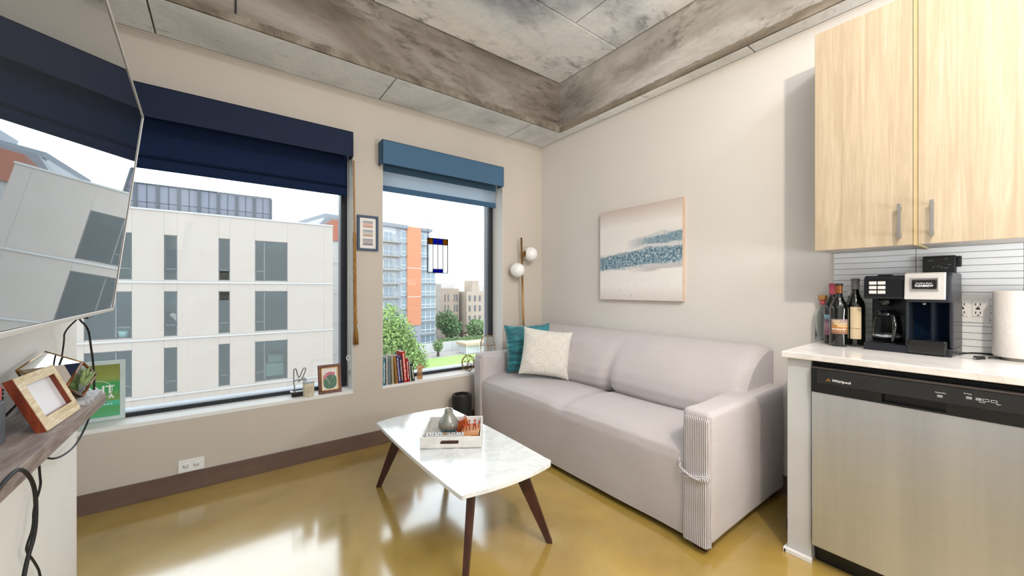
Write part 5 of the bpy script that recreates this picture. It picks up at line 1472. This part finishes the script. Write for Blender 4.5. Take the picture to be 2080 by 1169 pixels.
# trees
def tree(label, x, y, blobs, leafcol, seed, n=2600, leaf=.30):
    t_ = thing('tree', label, 'tree', (x, y, -15))
    rr = random.Random(seed); mb = MB()
    for (bx_, by_, bz_, rx, rz) in blobs:
        m_ = int(n*(rx*rx*rz)**(1/1.5)/sum((q[3]*q[3]*q[4])**(1/1.5) for q in blobs))
        for _ in range(m_):
            v = Vector((rr.gauss(0, 1), rr.gauss(0, 1), rr.gauss(0, 1))).normalized()*(rr.random()**.35)
            v = v*(1+.25*noise.noise(v*2.3+Vector((seed, 0, 0))))
            c = Vector((bx_+v.x*rx, by_+v.y*rx, bz_+v.z*rz)); s = leaf*rr.uniform(.6, 1.3)
            a = Vector((rr.gauss(0, 1), rr.gauss(0, 1), rr.gauss(0, .6))).normalized(); b = a.cross(Vector((rr.gauss(0, 1), rr.gauss(0, 1), rr.gauss(0, 1)))).normalized()
            mb.add([c-a*s, c+b*s*.6, c+a*s, c-b*s*.6], [(0, 1, 2, 3)])
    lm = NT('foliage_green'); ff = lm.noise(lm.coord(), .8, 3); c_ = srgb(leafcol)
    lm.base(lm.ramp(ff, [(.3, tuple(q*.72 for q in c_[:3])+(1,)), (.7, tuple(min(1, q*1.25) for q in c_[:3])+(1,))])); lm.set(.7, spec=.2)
    lm.b.inputs['Subsurface Weight'].default_value = 0
    build(mb, 'foliage', lm.m, t_, kind='stuff')
    bz0 = min(q[2] for q in blobs)
    tk = MB(); tk.tube([(x, y, -15), (x+.1, y, -11), (x, y, bz0)], [.35, .28, .18], 8)
    for q in blobs[:4]: tk.tube([(x, y, bz0-1), (q[0], q[1], q[2])], [.15, .05], 6)
    build(tk, 'trunk', plain('bark', '6b5d50', .9), t_)
G1 = 'trees outside the right window'
tree('big light green tree at the left of the right window, before the tower', 22.8, 66, [(22.8, 66, -5.0, 3.3, 3.6), (24.8, 66.5, -7.0, 3.0, 3.0), (21.5, 65, -8.0, 4.0, 3.6), (26.0, 66, -10.4, 3.4, 3.0), (27.6, 66.5, -12.0, 2.6, 2.4), (23.5, 65, -11.5, 4.0, 3.2)], 'a5c377', 1, 9000, .26)
tree('smaller light green tree at the foot of the tower', 29.4, 74, [(29.4, 74, -11.0, 2.4, 2.6), (31.0, 74, -12.6, 1.8, 1.8)], 'a0bd79', 2, 1800, .26)
tree('dark green tree between tower and brick buildings', 53.4, 104, [(53.4, 104, -8.4, 3.4, 3.4), (55.2, 104, -10.4, 3.2, 3.0)], '7f9a6c', 3, 3600, .34)
tree('broad green tree in front of the brick buildings', 58.2, 103, [(62.0, 101, -10.8, 3.0, 3.0), (65.0, 101, -11.4, 2.5, 2.6)], '93ad78', 4, 4200, .34)
tree('young small tree on the edge of the lawn', 41.4, 85, [(41.4, 85, -12.4, 1.3, 1.5)], '93ad78', 5, 500, .25)
def hedge(label, x0, x1, y0, y1, h, seed):
    rr = random.Random(seed); mb = MB()
    for _ in range(int((x1-x0)*(h)*55)):
        c = Vector((rr.uniform(x0, x1), rr.uniform(y0, y1), -15+rr.uniform(0, h))); a = Vector((rr.gauss(0, 1), rr.gauss(0, 1), rr.gauss(0, 1))).normalized()*.3; b = a.cross(Vector((rr.gauss(0, 1), rr.gauss(0, 1), rr.gauss(0, 1)))).normalized()*.2
        mb.add([c-a, c+b, c+a, c-b], [(0, 1, 2, 3)])
    mb.box(x0+.2, x1-.2, y0+.2, y1-.2, -15, -15+h*.8)
    o = build(mb, 'hedge', plain('hedge_green', '8ea873', .8, var=.2, sc=1)); return tag(o, label, 'hedge')
hedge('long clipped hedge before the brick buildings', 47.5, 66, 95, 97, 2.6, 21)
hedge('low round shrubs beside the lawn below the light green tree', 30.0, 35.5, 80, 82, 1.7, 22)
hw = thing('garden_wall', 'low white wall beyond the lawn', 'wall', (43, 90, -15))
for k in range(8): build(B(37.0+k*1.9, 38.86+k*1.9, 91, 91.3, -15, -12.6), 'panel', plain('white_wall', 'dcdad6', .9) if k == 0 else bpy.data.materials['white_wall'], hw)
pv = thing('garden_pavilion', 'low white pavilion with tan flat roof beyond the lawn', 'pavilion', (50.5, 84, -15))
build(B(48.0, 57, 83, 88, -12.9, -12.3), 'roof', plain('tan_roof', 'd9bfa4', .9), pv); build(B(48.6, 56.6, 84, 87.6, -15, -12.9), 'wall', plain('pavilion_wall', 'e9ebed', .9), pv)
for x_ in (48.2, 52, 56.5): build(B(x_, x_+.25, 83.1, 83.35, -15, -12.9), 'post', wh, pv)
gd_ = struct(B(-260, 420, FY-24, 520, -15.3, -15.02), 'ground', plain('street_grey', 'b6b1aa', .95, var=.05, sc=.1))
ga_ = MB().prism([(29.5, 68), (60, 68), (57, 82), (46.5, 83.5), (37, 83), (30.5, 79)], 'Z', -15.02, -14.98)
struct(ga_, 'lawn', plain('lawn_green', 'a6c070', .95, var=.12, sc=.6))
